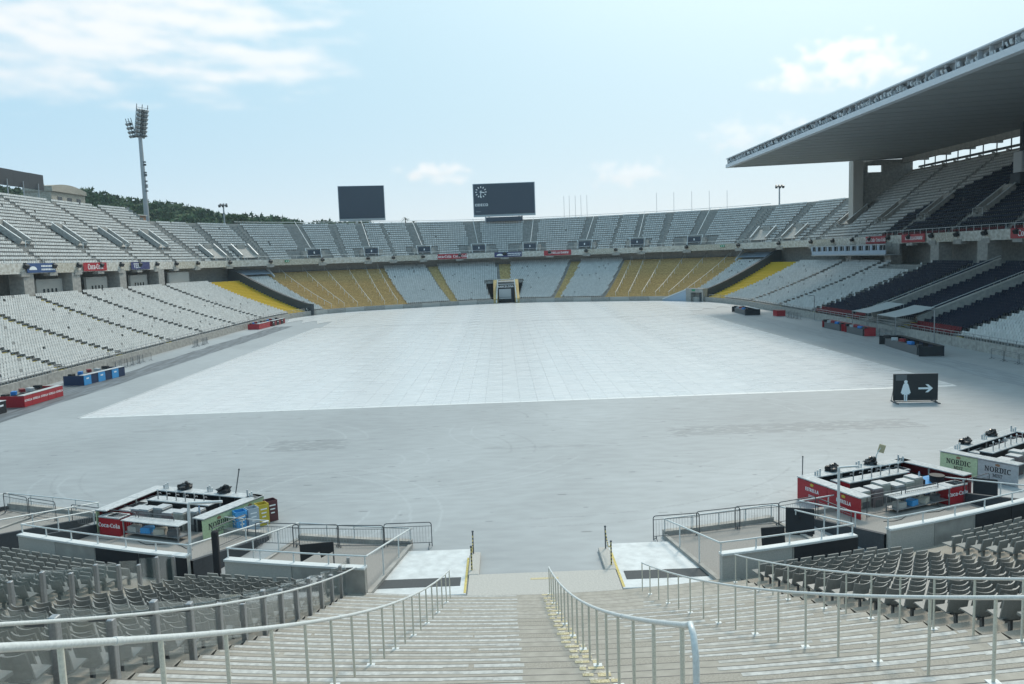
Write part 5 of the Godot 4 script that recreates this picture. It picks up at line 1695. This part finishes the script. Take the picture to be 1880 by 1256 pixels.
func arena_things() -> void:
	kiosk("pale green bar kiosk with black lettering on the left", "bar kiosks", Vector2(-19.2, -39.9), Vector2(-13.0, -37.5), Vector2(-14.7, -34.1), Vector2(-20.4, -36.1), M.pale_green, M.pale_green, ["NORDIC", "MIST", 0.28, 0.18, M.black, "Droid Serif", 0.82, M.brick], "left green kiosk")
	kiosk("red bar kiosk with white lettering on the right", "bar kiosks", Vector2(12.8, -37.3), Vector2(19.2, -39.9), Vector2(20.9, -36.6), Vector2(14.2, -33.6), M.red, M.red, ["ESTRELLA", "DAMM", 0.17, 0.13, M.clock_white, "Droid Sans", 0.85, M.bin_yellow], "red kiosk")
	kiosk("pale green and grey bar kiosk behind the red one at the right edge", "bar kiosks", Vector2(21.8, -41.0), Vector2(28.4, -45.4), Vector2(30.5, -42.0), Vector2(23.85, -37.7), M.pale_green, M.pale_grey, ["NORDIC", "MIST", 0.28, 0.18, M.black, "Droid Serif", 0.82, M.brick], "right green kiosk")
	# blue crates and stacked boxes in the red kiosk
	var bc := thing("blue_crate", "bright blue crate lying open in the red kiosk", "crate", "", Vector3(18.9, 0.0, -37.2), 0.4)
	pb(bc, "tray", M.blue, Vector3(0, 0.4, 0), Vector3(0.95, 0.6, 0.6), Basis(), 0.03)
	pb(bc, "lid", M.blue_light, Vector3(-0.05, 0.74, 0.2), Vector3(0.95, 0.05, 0.6), Basis(Vector3.RIGHT, 0.35))
	# litter poles
	var po := thing("leaning_pole", "thin dark pole leaning up from the green kiosk", "pole", "", Vector3(-14.62, 0, -37.95))
	pt(po, "shaft", M.steel_dark, [Vector3(-0.12, 0.0, 0.0), Vector3(0.32, 2.25, -0.1)], 0.028, 6)
	pt(po, "tip", M.black, [Vector3(0.32, 2.25, -0.1), Vector3(0.33, 2.32, -0.1)], 0.036, 6)
	po = thing("leaning_pole", "short thin pole at the left corner of the red kiosk", "pole", "", Vector3(13.15, 0, -37.6))
	pt(po, "shaft", M.steel_dark, [Vector3(0, 0, 0), Vector3(0.05, 1.95, -0.05)], 0.025, 6)
	pt(po, "tip", M.black, [Vector3(0.05, 1.95, -0.05), Vector3(0.05, 2.0, -0.05)], 0.032, 6)
	po = thing("paddle_sign", "small yellowish paddle on a stick above the red kiosk", "paddle", "", Vector3(17.35, 0, -39.0))
	pt(po, "stick", M.rail_white, [Vector3(0, 0, 0), Vector3(0.1, 1.55, 0), Vector3(0.45, 2.05, -0.1)], 0.025, 6)
	pb(po, "paddle", M.mark_yellow, Vector3(0.4, 1.85, -0.08), Vector3(0.34, 0.42, 0.06), Basis(Vector3(0, 0, 1), -0.3), 0.02)
	# recycling bins of card by the green kiosk
	var bins := [[-13.55, -35.55, "blue cardboard recycling bin nearest the green kiosk", M.blue_light], [-13.15, -36.0, "grey blue cardboard recycling bin between the blue and yellow ones", M.bin_grey], [-12.85, -36.55, "yellow cardboard recycling bin", M.bin_yellow], [-12.6, -37.1, "dark red brown cardboard recycling bin at the end of the row", M.bin_brown]]
	for q in bins:
		var b := thing("recycling_bin", q[2], "bin", "card recycling bins", Vector3(q[0], 0, q[1]), -0.9)
		for sx in [-1.0, 1.0]:
			pb(b, "side", q[3], Vector3(sx * 0.25, 0.5, 0), Vector3(0.025, 1.0, 0.5))
			pb(b, "side", q[3], Vector3(0, 0.5, sx * 0.25), Vector3(0.475, 1.0, 0.025))
		pb(b, "inside", M.black_soft, Vector3(0, 0.35, 0), Vector3(0.46, 0.6, 0.46))
		for i in 3:
			pb(b, "print_line", M.clock_white, Vector3(0, 0.78 - 0.18 * i, 0.266), Vector3(0.3 - 0.06 * i, 0.06, 0.006))
			pb(b, "print_line", M.clock_white, Vector3(0.266, 0.78 - 0.18 * i, 0), Vector3(0.006, 0.06, 0.3 - 0.06 * i))
	# crowd barriers
	var pr := barrier_proto()
	var first := true
	var bl := [
		[-11.2, -33.25, -0.2, "crowd barrier at the corner next to the green kiosk"], [-9.45, -32.85, -0.1, "second crowd barrier from the green kiosk"], [-7.5, -32.55, -0.12, "third crowd barrier from the green kiosk"], [-5.5, -32.62, 0.0, "lone crowd barrier beyond the left white slab"],
		[5.85, -32.4, 0.1, "crowd barrier at the inner corner of the right white slab"], [7.75, -32.85, 0.2, "second crowd barrier along the small right platform"], [9.55, -33.25, 0.12, "third crowd barrier along the small right platform"], [11.5, -33.8, 0.34, "fourth crowd barrier along the small right platform"], [12.75, -32.9, -1.25, "crowd barrier turned across the walkway by the red kiosk"],
		[-13.4, -33.8, 1.1, "crowd barrier across the walkway beside the green kiosk"], [-17.2, -35.15, -0.33, "crowd barrier behind the long left platform, right part"], [-19.2, -35.9, -0.38, "crowd barrier behind the long left platform, middle part"], [-21.2, -36.8, -0.42, "crowd barrier behind the long left platform, left part"], [-24.1, -38.2, -0.45, "crowd barrier at the left picture edge, upper one"], [-26.0, -39.2, -0.5, "crowd barrier cut by the left picture edge"],
		[15.6, -34.3, 0.35, "crowd barrier in front of the red kiosk, left one"], [17.7, -35.1, 0.36, "crowd barrier in front of the red kiosk, middle one"], [20.9, -36.2, 0.5, "crowd barrier between red and green kiosks"]]
	for i in 14:
		bl.append([-49.0 + 0.25 * sin(i * 1.7), -96.5 - i * 1.15 - (16.0 if i > 8 else 0.0), PI * 0.5 + 0.12 * sin(i * 2.1), "%s steel crowd barrier in the line along the left arena wall" % nth(i + 1)])
	for i in 12:
		bl.append([48.7 + 0.3 * sin(i * 1.9), -99.0 - i * 1.2 - (26.0 if i > 6 else 0.0), PI * 0.5 + 0.12 * sin(i * 2.3), "%s steel crowd barrier in the line below the navy seats" % nth(i + 1)])
	for i in 8:
		bl.append([49.0, -79.5 + i * 2.2, PI * 0.5 + 0.05 * sin(i * 2.0), "%s steel crowd barrier by the wall at the right picture edge" % nth(i + 1)])
	for q in bl:
		if first:
			pr.position = Vector3(q[0], 0.0, q[1]); pr.rotation.y = q[2]; pr.set_meta("label", q[3]); first = false
		else: copy(pr, q[3], Vector3(q[0], 0.0, q[1]), q[2])
	# toilet sign
	var ts := thing("toilet_sign", "large black sign with white woman symbol and arrow standing on the floor", "sign", "", Vector3(30.15, 0, -59.5), -0.12)
	pb(ts, "board", M.black, Vector3(0, 1.2, 0), Vector3(3.25, 2.05, 0.08))
	pb(ts, "patch", M.steel_dark, Vector3(-1.05, 1.95, 0.046), Vector3(0.8, 0.45, 0.012))
	var wk := MB.new()
	var hd := PackedVector2Array()
	for i in 14: hd.append(Vector2(cos(TAU * i / 14), sin(TAU * i / 14)) * 0.13)
	wk.poly(hd, Vector3(-0.72, 1.62, 0.045), Basis(), 0.015)
	wk.poly(PackedVector2Array([Vector2(-0.13, 0.55), Vector2(0.13, 0.55), Vector2(0.2, 0.4), Vector2(0.36, -0.2), Vector2(0.25, -0.24), Vector2(0.18, -0.02), Vector2(0.28, -0.3), Vector2(0.13, -0.3), Vector2(0.11, -0.82), Vector2(0.02, -0.82), Vector2(0.02, -0.34), Vector2(-0.02, -0.34), Vector2(-0.02, -0.82), Vector2(-0.11, -0.82), Vector2(-0.13, -0.3), Vector2(-0.28, -0.3), Vector2(-0.18, -0.02), Vector2(-0.25, -0.24), Vector2(-0.36, -0.2), Vector2(-0.2, 0.4)]), Vector3(-0.72, 0.95, 0.045), Basis(), 0.015)
	part(ts, "woman_symbol", wk, M.clock_white)
	wk = MB.new()
	wk.poly(PackedVector2Array([Vector2(-0.55, -0.07), Vector2(0.2, -0.07), Vector2(-0.04, -0.31), Vector2(0.16, -0.31), Vector2(0.5, 0.0), Vector2(0.16, 0.31), Vector2(-0.04, 0.31), Vector2(0.2, 0.07), Vector2(-0.55, 0.07)]), Vector3(0.75, 1.1, 0.045), Basis(), 0.015)
	part(ts, "arrow", wk, M.clock_white)
	for x in [-1.5, 1.5]:
		pb(ts, "foot", M.steel_dark, Vector3(x, 0.04, 0), Vector3(0.12, 0.08, 1.5))
		pb(ts, "upright", M.steel_dark, Vector3(x, 0.9, -0.08), Vector3(0.07, 1.75, 0.07))
		pt(ts, "brace", M.steel_dark, [Vector3(x, 1.5, -0.1), Vector3(x, 0.06, -0.7)], 0.025, 5)
	pb(ts, "foot_rail", M.steel_dark, Vector3(0, 0.1, 0.02), Vector3(3.1, 0.05, 0.06))
	# bars along the sides
	low_bar("red bar counter with white lettering at the left edge of the arena", Vector2(-45.2, -72.2), Vector2(-45.0, -78.3), 2.6, -1.0, M.red, M.red, M.counter_white, "ESTRELLA")
	low_bar("blue and black bar counter on the dark track by the white seats", Vector2(-46.4, -85.0), Vector2(-45.4, -92.2), 2.4, -1.0, M.blue_light, M.blue_dark, M.pale_grey, "", 1)
	low_bar("dark bar counter cut by the left picture edge", Vector2(-45.8, -66.6), Vector2(-45.4, -69.9), 2.4, -1.0, M.black_soft, M.blue_dark, M.pale_grey, "", 1)
	low_bar("small red bar far down the left side of the arena", Vector2(-48.2, -153.0), Vector2(-47.8, -159.0), 2.2, -1.0, M.red, M.red, M.pale_grey, "")
	low_bar("small dark bar beside the small red one far down the left side", Vector2(-47.6, -160.0), Vector2(-47.2, -168.0), 2.2, -1.0, M.black_soft, M.red_dark, M.pale_grey, "", 1)
	low_bar("long blue and black bar counter below the navy seats", Vector2(45.9, -83.7), Vector2(47.2, -95.4), 2.6, -1.0, M.blue_dark, M.black_soft, M.black, "", 1)
	low_bar("black bar counter at the far right corner of the arena", Vector2(46.2, -145.2), Vector2(46.5, -154.6), 2.8, -1.0, M.black_soft, M.black_soft, M.pale_grey, "", 1)
	low_bar("first of two red bars in front of the navy seats", Vector2(48.4, -111.8), Vector2(48.4, -118.6), 1.5, -1.0, M.red, M.red, M.red_dark, "")
	low_bar("second of two red bars in front of the navy seats, nearer the viewer", Vector2(48.4, -104.6), Vector2(48.4, -110.8), 1.5, -1.0, M.red, M.red, M.red_dark, "")
	var rb := thing("red_box", "small red box beside the black bar in the far right corner", "box", "", Vector3(48.6, 0, -142.0))
	pb(rb, "body", M.red, Vector3(0, 0.5, 0), Vector3(1.6, 1.0, 2.0), Basis(), 0.05)
	pb(rb, "lid", M.red_dark, Vector3(0, 1.02, 0), Vector3(1.65, 0.06, 2.05))
	# awnings and walled ramp in the navy block
	for i in 2:
		var z: float = [-113.0, -105.2][i]
		var aw := thing("awning", "pale cloth awning over the ramp, %s" % ["farther one", "nearer one"][i], "awning", "awnings below the navy seats", Vector3(52.6, 0, z))
		var k := MB.new()
		for a in 8:
			var x0 := -2.6 + 5.2 * a / 8.0; var x1 := -2.6 + 5.2 * (a + 1) / 8.0
			var h0 := 2.6 + 0.22 * (x0 + 2.6) - 0.12 * sin(PI * a / 8.0); var h1 := 2.6 + 0.22 * (x1 + 2.6) - 0.12 * sin(PI * (a + 1) / 8.0)
			k.quad(Vector3(x0, h0, 2.6), Vector3(x1, h1, 2.6), Vector3(x1, h1, -2.6), Vector3(x0, h0, -2.6))
			k.quad(Vector3(x0, h0 - 0.03, 2.6), Vector3(x0, h0 - 0.03, -2.6), Vector3(x1, h1 - 0.03, -2.6), Vector3(x1, h1 - 0.03, 2.6))
		part(aw, "cloth", k, M.tarp)
		for sx in [-1.0, 1.0]:
			pt(aw, "post", M.steel, [Vector3(-2.5, 0.0, sx * 2.5), Vector3(-2.5, 2.6, sx * 2.5)], 0.05, 6)
			pt(aw, "post", M.steel, [Vector3(2.5, 1.6, sx * 2.5), Vector3(2.5, 3.7, sx * 2.5)], 0.05, 6)
	for i in 2:
		var u: float = [118.6, 105.6][i]
		var rw := thing("ramp_wall", "sloping concrete wall beside the walkway through the navy seats, %s" % ["farther one", "nearer one"][i], "wall", "walls of the ramp in the navy block")
		var k := MB.new()
		k.bar(cp(u, 3.0, ys(3.0) + 0.2), cp(u - 1.5, 21.0, ys(21.0) + 0.2), 0.5, 1.6)
		part(rw, "wall", k, M.concrete)
		k = MB.new()
		k.bar(cp(u, 3.0, ys(3.0) + 1.07), cp(u - 1.5, 21.0, ys(21.0) + 1.07), 0.6, 0.12)
		part(rw, "coping", k, M.concrete_light)
		pt(rw, "rail", M.rail_white, [cp(u, 3.0, ys(3.0) + 1.5), cp(u - 1.5, 21.0, ys(21.0) + 1.5)], 0.05, 5)
	for q in [[51.0, -95.0, "thin grey lamp post with short arm by the blue bar on the right"], [50.6, -131.0, "thin grey lamp post at the foot of the grey seats on the right"]]:
		var lp := thing("lamp_post", q[2], "lamp post", "thin lamp posts on the right", Vector3(q[0], 0, q[1]))
		pt(lp, "post", M.steel, [Vector3.ZERO, Vector3(0, 4.1, 0)], 0.07, 6)
		pt(lp, "arm", M.steel, [Vector3(0, 4.05, 0), Vector3(-0.9, 4.15, 0)], 0.06, 6)
		pb(lp, "lamp", M.pale_grey, Vector3(-1.0, 4.12, 0), Vector3(0.5, 0.1, 0.2))
	# green sign and doorway in the far right corner
	var dr := thing("corner_doorway", "concrete doorway with green sign in the far right corner of the arena", "doorway", "", cp(194.0, 0.2, 0), atan2(outward(194.0).x, outward(194.0).z))
	pb(dr, "lintel", M.concrete, Vector3(0, 2.7, 0.6), Vector3(5.6, 1.0, 1.6))
	pb(dr, "back_wall", M.concrete, Vector3(-0.6, 1.1, 1.35), Vector3(4.0, 2.2, 0.1))
	pb(dr, "jamb", M.concrete, Vector3(-2.6, 1.1, 0.6), Vector3(0.4, 2.2, 1.5))
	pb(dr, "jamb", M.concrete, Vector3(2.0, 1.1, 0.6), Vector3(1.6, 2.2, 1.5))
	pb(dr, "sign", M.green_sign, Vector3(0.2, 2.75, -0.23), Vector3(1.1, 0.45, 0.05))
	var fw := thing("flared_wall", "white topped sloping wall beside the ochre terrace, right corner", "wall")
	var fk := MB.new()
	fk.bar(cp(203.5, 0.2, 0.5), cp(196.6, 0.6, 3.0), 0.4, 0.25)
	part(fw, "coping", fk, M.white_paint)
	fk = MB.new()
	fk.quad(cp(203.5, 0.2, 0.0), cp(196.6, 0.6, 0.0), cp(196.6, 0.6, 2.95), cp(203.5, 0.2, 0.45))
	part(fw, "wall", fk, M.sheet_blue)

# ------------------------------------------------------------------ seats
func seat_back_mesh(segs: int, m: Material) -> ArrayMesh:
	var k := MB.new()
	for i in segs:
		var p := []
		for j in [i, i + 1]:
			var x = -0.22 + 0.44 * j / segs
			var e := pow(absf(x) / 0.22, 2.0)
			for y in [0.40, 0.62, 0.83 - 0.03 * (1.0 - e)]:
				var z: float = 0.17 + (y - 0.4) * 0.26 - 0.07 * e
				p.append(Vector3(x, y, z)); p.append(Vector3(x, y, z + 0.028))
		for r in 2:
			var a := r * 2
			k.quad(p[a + 6], p[a], p[a + 2], p[a + 8])
			k.quad(p[a + 1], p[a + 7], p[a + 9], p[a + 3])
		k.quad(p[4], p[5], p[11], p[10])
		if i == 0: k.quad(p[1], p[0], p[4], p[5])
		if i == segs - 1: k.quad(p[6], p[7], p[11], p[10])
	return k.mesh(m)

func seat_pan_mesh(m: Material) -> ArrayMesh:
	var k := MB.new()
	var prof := [Vector2(-0.22, 0.40), Vector2(-0.19, 0.435), Vector2(-0.05, 0.425), Vector2(0.1, 0.41), Vector2(0.19, 0.43)]
	for i in prof.size() - 1:
		var a: Vector2 = prof[i]; var b: Vector2 = prof[i + 1]
		k.quad(Vector3(-0.22, a.y, a.x), Vector3(-0.22, b.y, b.x), Vector3(0.22, b.y, b.x), Vector3(0.22, a.y, a.x))
		k.quad(Vector3(-0.21, a.y - 0.03, a.x), Vector3(0.21, a.y - 0.03, a.x), Vector3(0.21, b.y - 0.03, b.x), Vector3(-0.21, b.y - 0.03, b.x))
		for x in [-0.22, 0.22]:
			k.quad(Vector3(x, a.y - 0.03, a.x), Vector3(x, a.y, a.x), Vector3(x, b.y, b.x), Vector3(x, b.y - 0.03, b.x))
	k.quad(Vector3(-0.22, 0.37, -0.22), Vector3(0.22, 0.37, -0.22), Vector3(0.22, 0.40, -0.22), Vector3(-0.22, 0.40, -0.22))
	return k.mesh(m)

func seat_leg_mesh(m: Material) -> ArrayMesh:
	var k := MB.new()
	k.box(Vector3(0, 0.2, 0.1), Vector3(0.05, 0.4, 0.06))
	k.box(Vector3(0, 0.375, 0.0), Vector3(0.3, 0.03, 0.3))
	k.box(Vector3(0, 0.01, 0.1), Vector3(0.16, 0.02, 0.16))
	return k.mesh(m)

func seat_mass_mesh() -> ArrayMesh:
	var k := MB.new()
	k.box(Vector3(0, 0.41, -0.01), Vector3(0.44, 0.045, 0.42))
	k.box(Vector3(0, 0.61, 0.215), Vector3(0.43, 0.40, 0.04), Basis(Vector3.RIGHT, 0.2))
	k.box(Vector3(0, 0.2, 0.1), Vector3(0.1, 0.4, 0.06))
	return k.mesh(M.seat_mass)

func in_view(p: Vector3, wide := 965.0) -> bool:
	var b := Basis.from_euler(Vector3(deg_to_rad(-6.07), deg_to_rad(-0.59), deg_to_rad(-2.0)))
	var q := b.inverse() * (p - EYE)
	if q.z > -1.0: return false
	var x := q.x / -q.z * 1457.0
	var y := q.y / -q.z * 1457.0
	return absf(x) < wide and y < 640.0 and y > -660.0 - (wide - 965.0)

func mass(called: String, label: String, list: Array, cols: Array, mesh: ArrayMesh) -> void:
	if list.is_empty(): return
	var mm := MultiMesh.new()
	mm.transform_format = MultiMesh.TRANSFORM_3D
	mm.use_colors = true
	mm.mesh = mesh
	mm.instance_count = list.size()
	for i in list.size():
		mm.set_instance_transform(i, list[i])
		mm.set_instance_color(i, cols[i])
	var o := MultiMeshInstance3D.new()
	o.name = called
	o.multimesh = mm
	add_child(o)
	tag(o, label, "seats", "", "stuff")

func near_dist(a: float, list: Array) -> float:
	var d := 1e9
	for q in list: d = minf(d, absf(a - q))
	return d

func seats() -> void:
	var r := RandomNumberGenerator.new()
	r.seed = 3
	var grey := []; var gc := []; var navy := []; var nc := []; var red := []; var rc := []
	# ---- lower tier, sides and far end
	var u := -U * 0.5
	var row := 0
	for k in 30:
		var s0 := 1.2 + PITCH * k
		var s := s0 + 0.42
		var y := ys(s0)
		u = -U * 0.5
		while u < U * 0.5:
			var au := absf(u)
			var stp := 0.53 / cp(u - 0.5, s).distance_to(cp(u + 0.5, s))
			u += stp
			if au < 58.0 or (au < 191.6 and k > 24): continue
			if au > 184.6 and au < 192.2: continue
			if au > 197.2 and au < 219.1: continue
			if au > 230.5 and au < 232.8: continue
			if au > 244.0 and s > 12.0: continue
			if au > U * 0.5 - 3.7 and s < 14.6: continue
			if au < 184.0 and near_dist(au, AISLES) < 0.8: continue
			if au > 192.0 and au < 197.5 and k > 25: continue
			if u > 0 and au > 104.0 and au < 119.5:
				if (k < 3 and au > 106) or absf(au - 105.6 + s * 0.08) < 0.9 or absf(au - 118.6 + s * 0.08) < 0.9: continue
			if au > 138.0 and au < 150.0 and u > 0 and k > 20: continue
			if r.randf() < 0.004: continue
			var t := Transform3D(frame(u) * Basis(Vector3.UP, r.randf_range(-0.05, 0.05)), cp(u, s, y))
			var v := r.randf_range(0.9, 1.06)
			if u > 94.5 and u < 136.5:
				if k < 2:
					red.append(t); rc.append(Color(0.16, 0.02, 0.025) * v)
				else:
					navy.append(t); nc.append(Color(0.009, 0.014, 0.032) * v)
			else:
				grey.append(t)
				var c := Color(0.545, 0.55, 0.535) * v
				if r.randf() < 0.012: c = Color(0.3, 0.3, 0.29)
				gc.append(c)
	# ---- upper tier
	for k in 24:
		var s0 := US0 + UP * k
		var s := s0 + 0.42
		var y := UY0 + UR * k
		u = -U * 0.5
		while u < U * 0.5:
			var au := absf(u)
			var stp := 0.53 / cp(u - 0.5, s).distance_to(cp(u + 0.5, s))
			u += stp
			if au < 76.0: continue
			var maxk := 16 if au > 183.4 else (21 if u < 0 else 23)
			if k >= maxk: continue
			if au > 197.0:
				if near_dist(au, VOM_FAR) < (3.3 if k < 4 else 1.2): continue
				if near_dist(au, [197.3, 209.2, 222.5]) < 0.6: continue
			else:
				var g := signf(u)
				var dv := 1e9
				for a in VOM_SIDE:
					dv = minf(dv, absf(u - (a * g + 2.6)))
					if absf(au - a) < 1.7 and s > 26.0 and s < 32.2: dv = 0.0
				for a in VOM_LOW:
					dv = minf(dv, absf(u - g * (a + 2.3)))
					if absf(au - a) < 1.7 and s < 27.6: dv = 0.0
				dv = minf(dv, absf(au - 185.0))
				if dv < 0.75: continue
			if u > 176.5 and u < 182.0 and s > 26.5 and s < 33.5: continue
			if r.randf() < 0.004: continue
			var t := Transform3D(frame(u) * Basis(Vector3.UP, r.randf_range(-0.05, 0.05)), cp(u, s, y))
			var v := r.randf_range(0.9, 1.06)
			var is_navy := u > 0 and u < 166.0 - k * 1.3 and u < 158.0
			if is_navy and k < 1:
				red.append(t); rc.append(Color(0.14, 0.02, 0.025) * v)
			elif is_navy:
				navy.append(t); nc.append(Color(0.009, 0.014, 0.034) * v)
			else:
				grey.append(t)
				gc.append(Color(0.545, 0.55, 0.535) * v)
	# ---- seats of this end
	var cand := []
	for g in [-1.0, 1.0]:
		for k in range(1, 24):
			var s0 := 2.0 + PITCH * k
			var s := s0 + 0.42
			var x := 7.55
			while x < 30.0:
				if not (x > 12.35 and x < 14.65) and not (k < 2 and x > 12.0 and x < 15.5):
					var uu := u_at_x(g * x, s)
					if absf(uu) < 29.0:
						var p := cp(uu, s, yl(s0))
						if in_view(p + Vector3(0, 0.5, 0), 2300.0):
							cand.append([p.distance_to(EYE) + (0.0 if in_view(p + Vector3(0, 0.5, 0)) else 1000.0), uu, p, k, g, x])
				x += 0.53
	cand.sort_custom(func(a, b): return a[0] < b[0])
	var backs := [seat_back_mesh(6, M.seat_back), seat_back_mesh(6, M.seat_back_b), seat_back_mesh(6, M.seat_back_c)]
	var pans := [seat_pan_mesh(M.seat_back), seat_pan_mesh(M.seat_back_b), seat_pan_mesh(M.seat_back_c)]
	var leg := seat_leg_mesh(M.steel_dark)
	for i in cand.size():
		var c = cand[i]
		var t := Transform3D(frame(c[1]) * Basis(Vector3.UP, r.randf_range(-0.06, 0.06)) * Basis(Vector3.RIGHT, r.randf_range(-0.03, 0.03)), c[2])
		if i < 300:
			var side := "left" if c[4] < 0 else "right"
			var o := thing("stadium_chair", "%s grey plastic chair from the stairs in the %s row, %s foreground block" % [nth(int(round((c[5] - 7.55) / 0.53)) + 1), nth(c[3]), side], "chair", "plastic chairs of the foreground blocks")
			o.transform = t
			var tone := r.randi_range(0, 2)
			part(o, "backrest", backs[tone], null)
			part(o, "seat_pan", pans[tone], null)
			part(o, "support", leg, null)
		else:
			grey.append(t); gc.append(Color(0.25, 0.25, 0.235) * r.randf_range(0.9, 1.1))
	var sm := seat_mass_mesh()
	mass("grey_seats", "thousands of pale grey plastic seats filling the stands", grey, gc, sm)
	mass("navy_seats", "navy blue seats in the shade of the roofed stand", navy, nc, sm)
	mass("red_seats", "dark red seats in the front rows of the roofed stand", red, rc, sm)
	print("seats ", grey.size(), " ", navy.size(), " ", red.size(), " near ", cand.size())
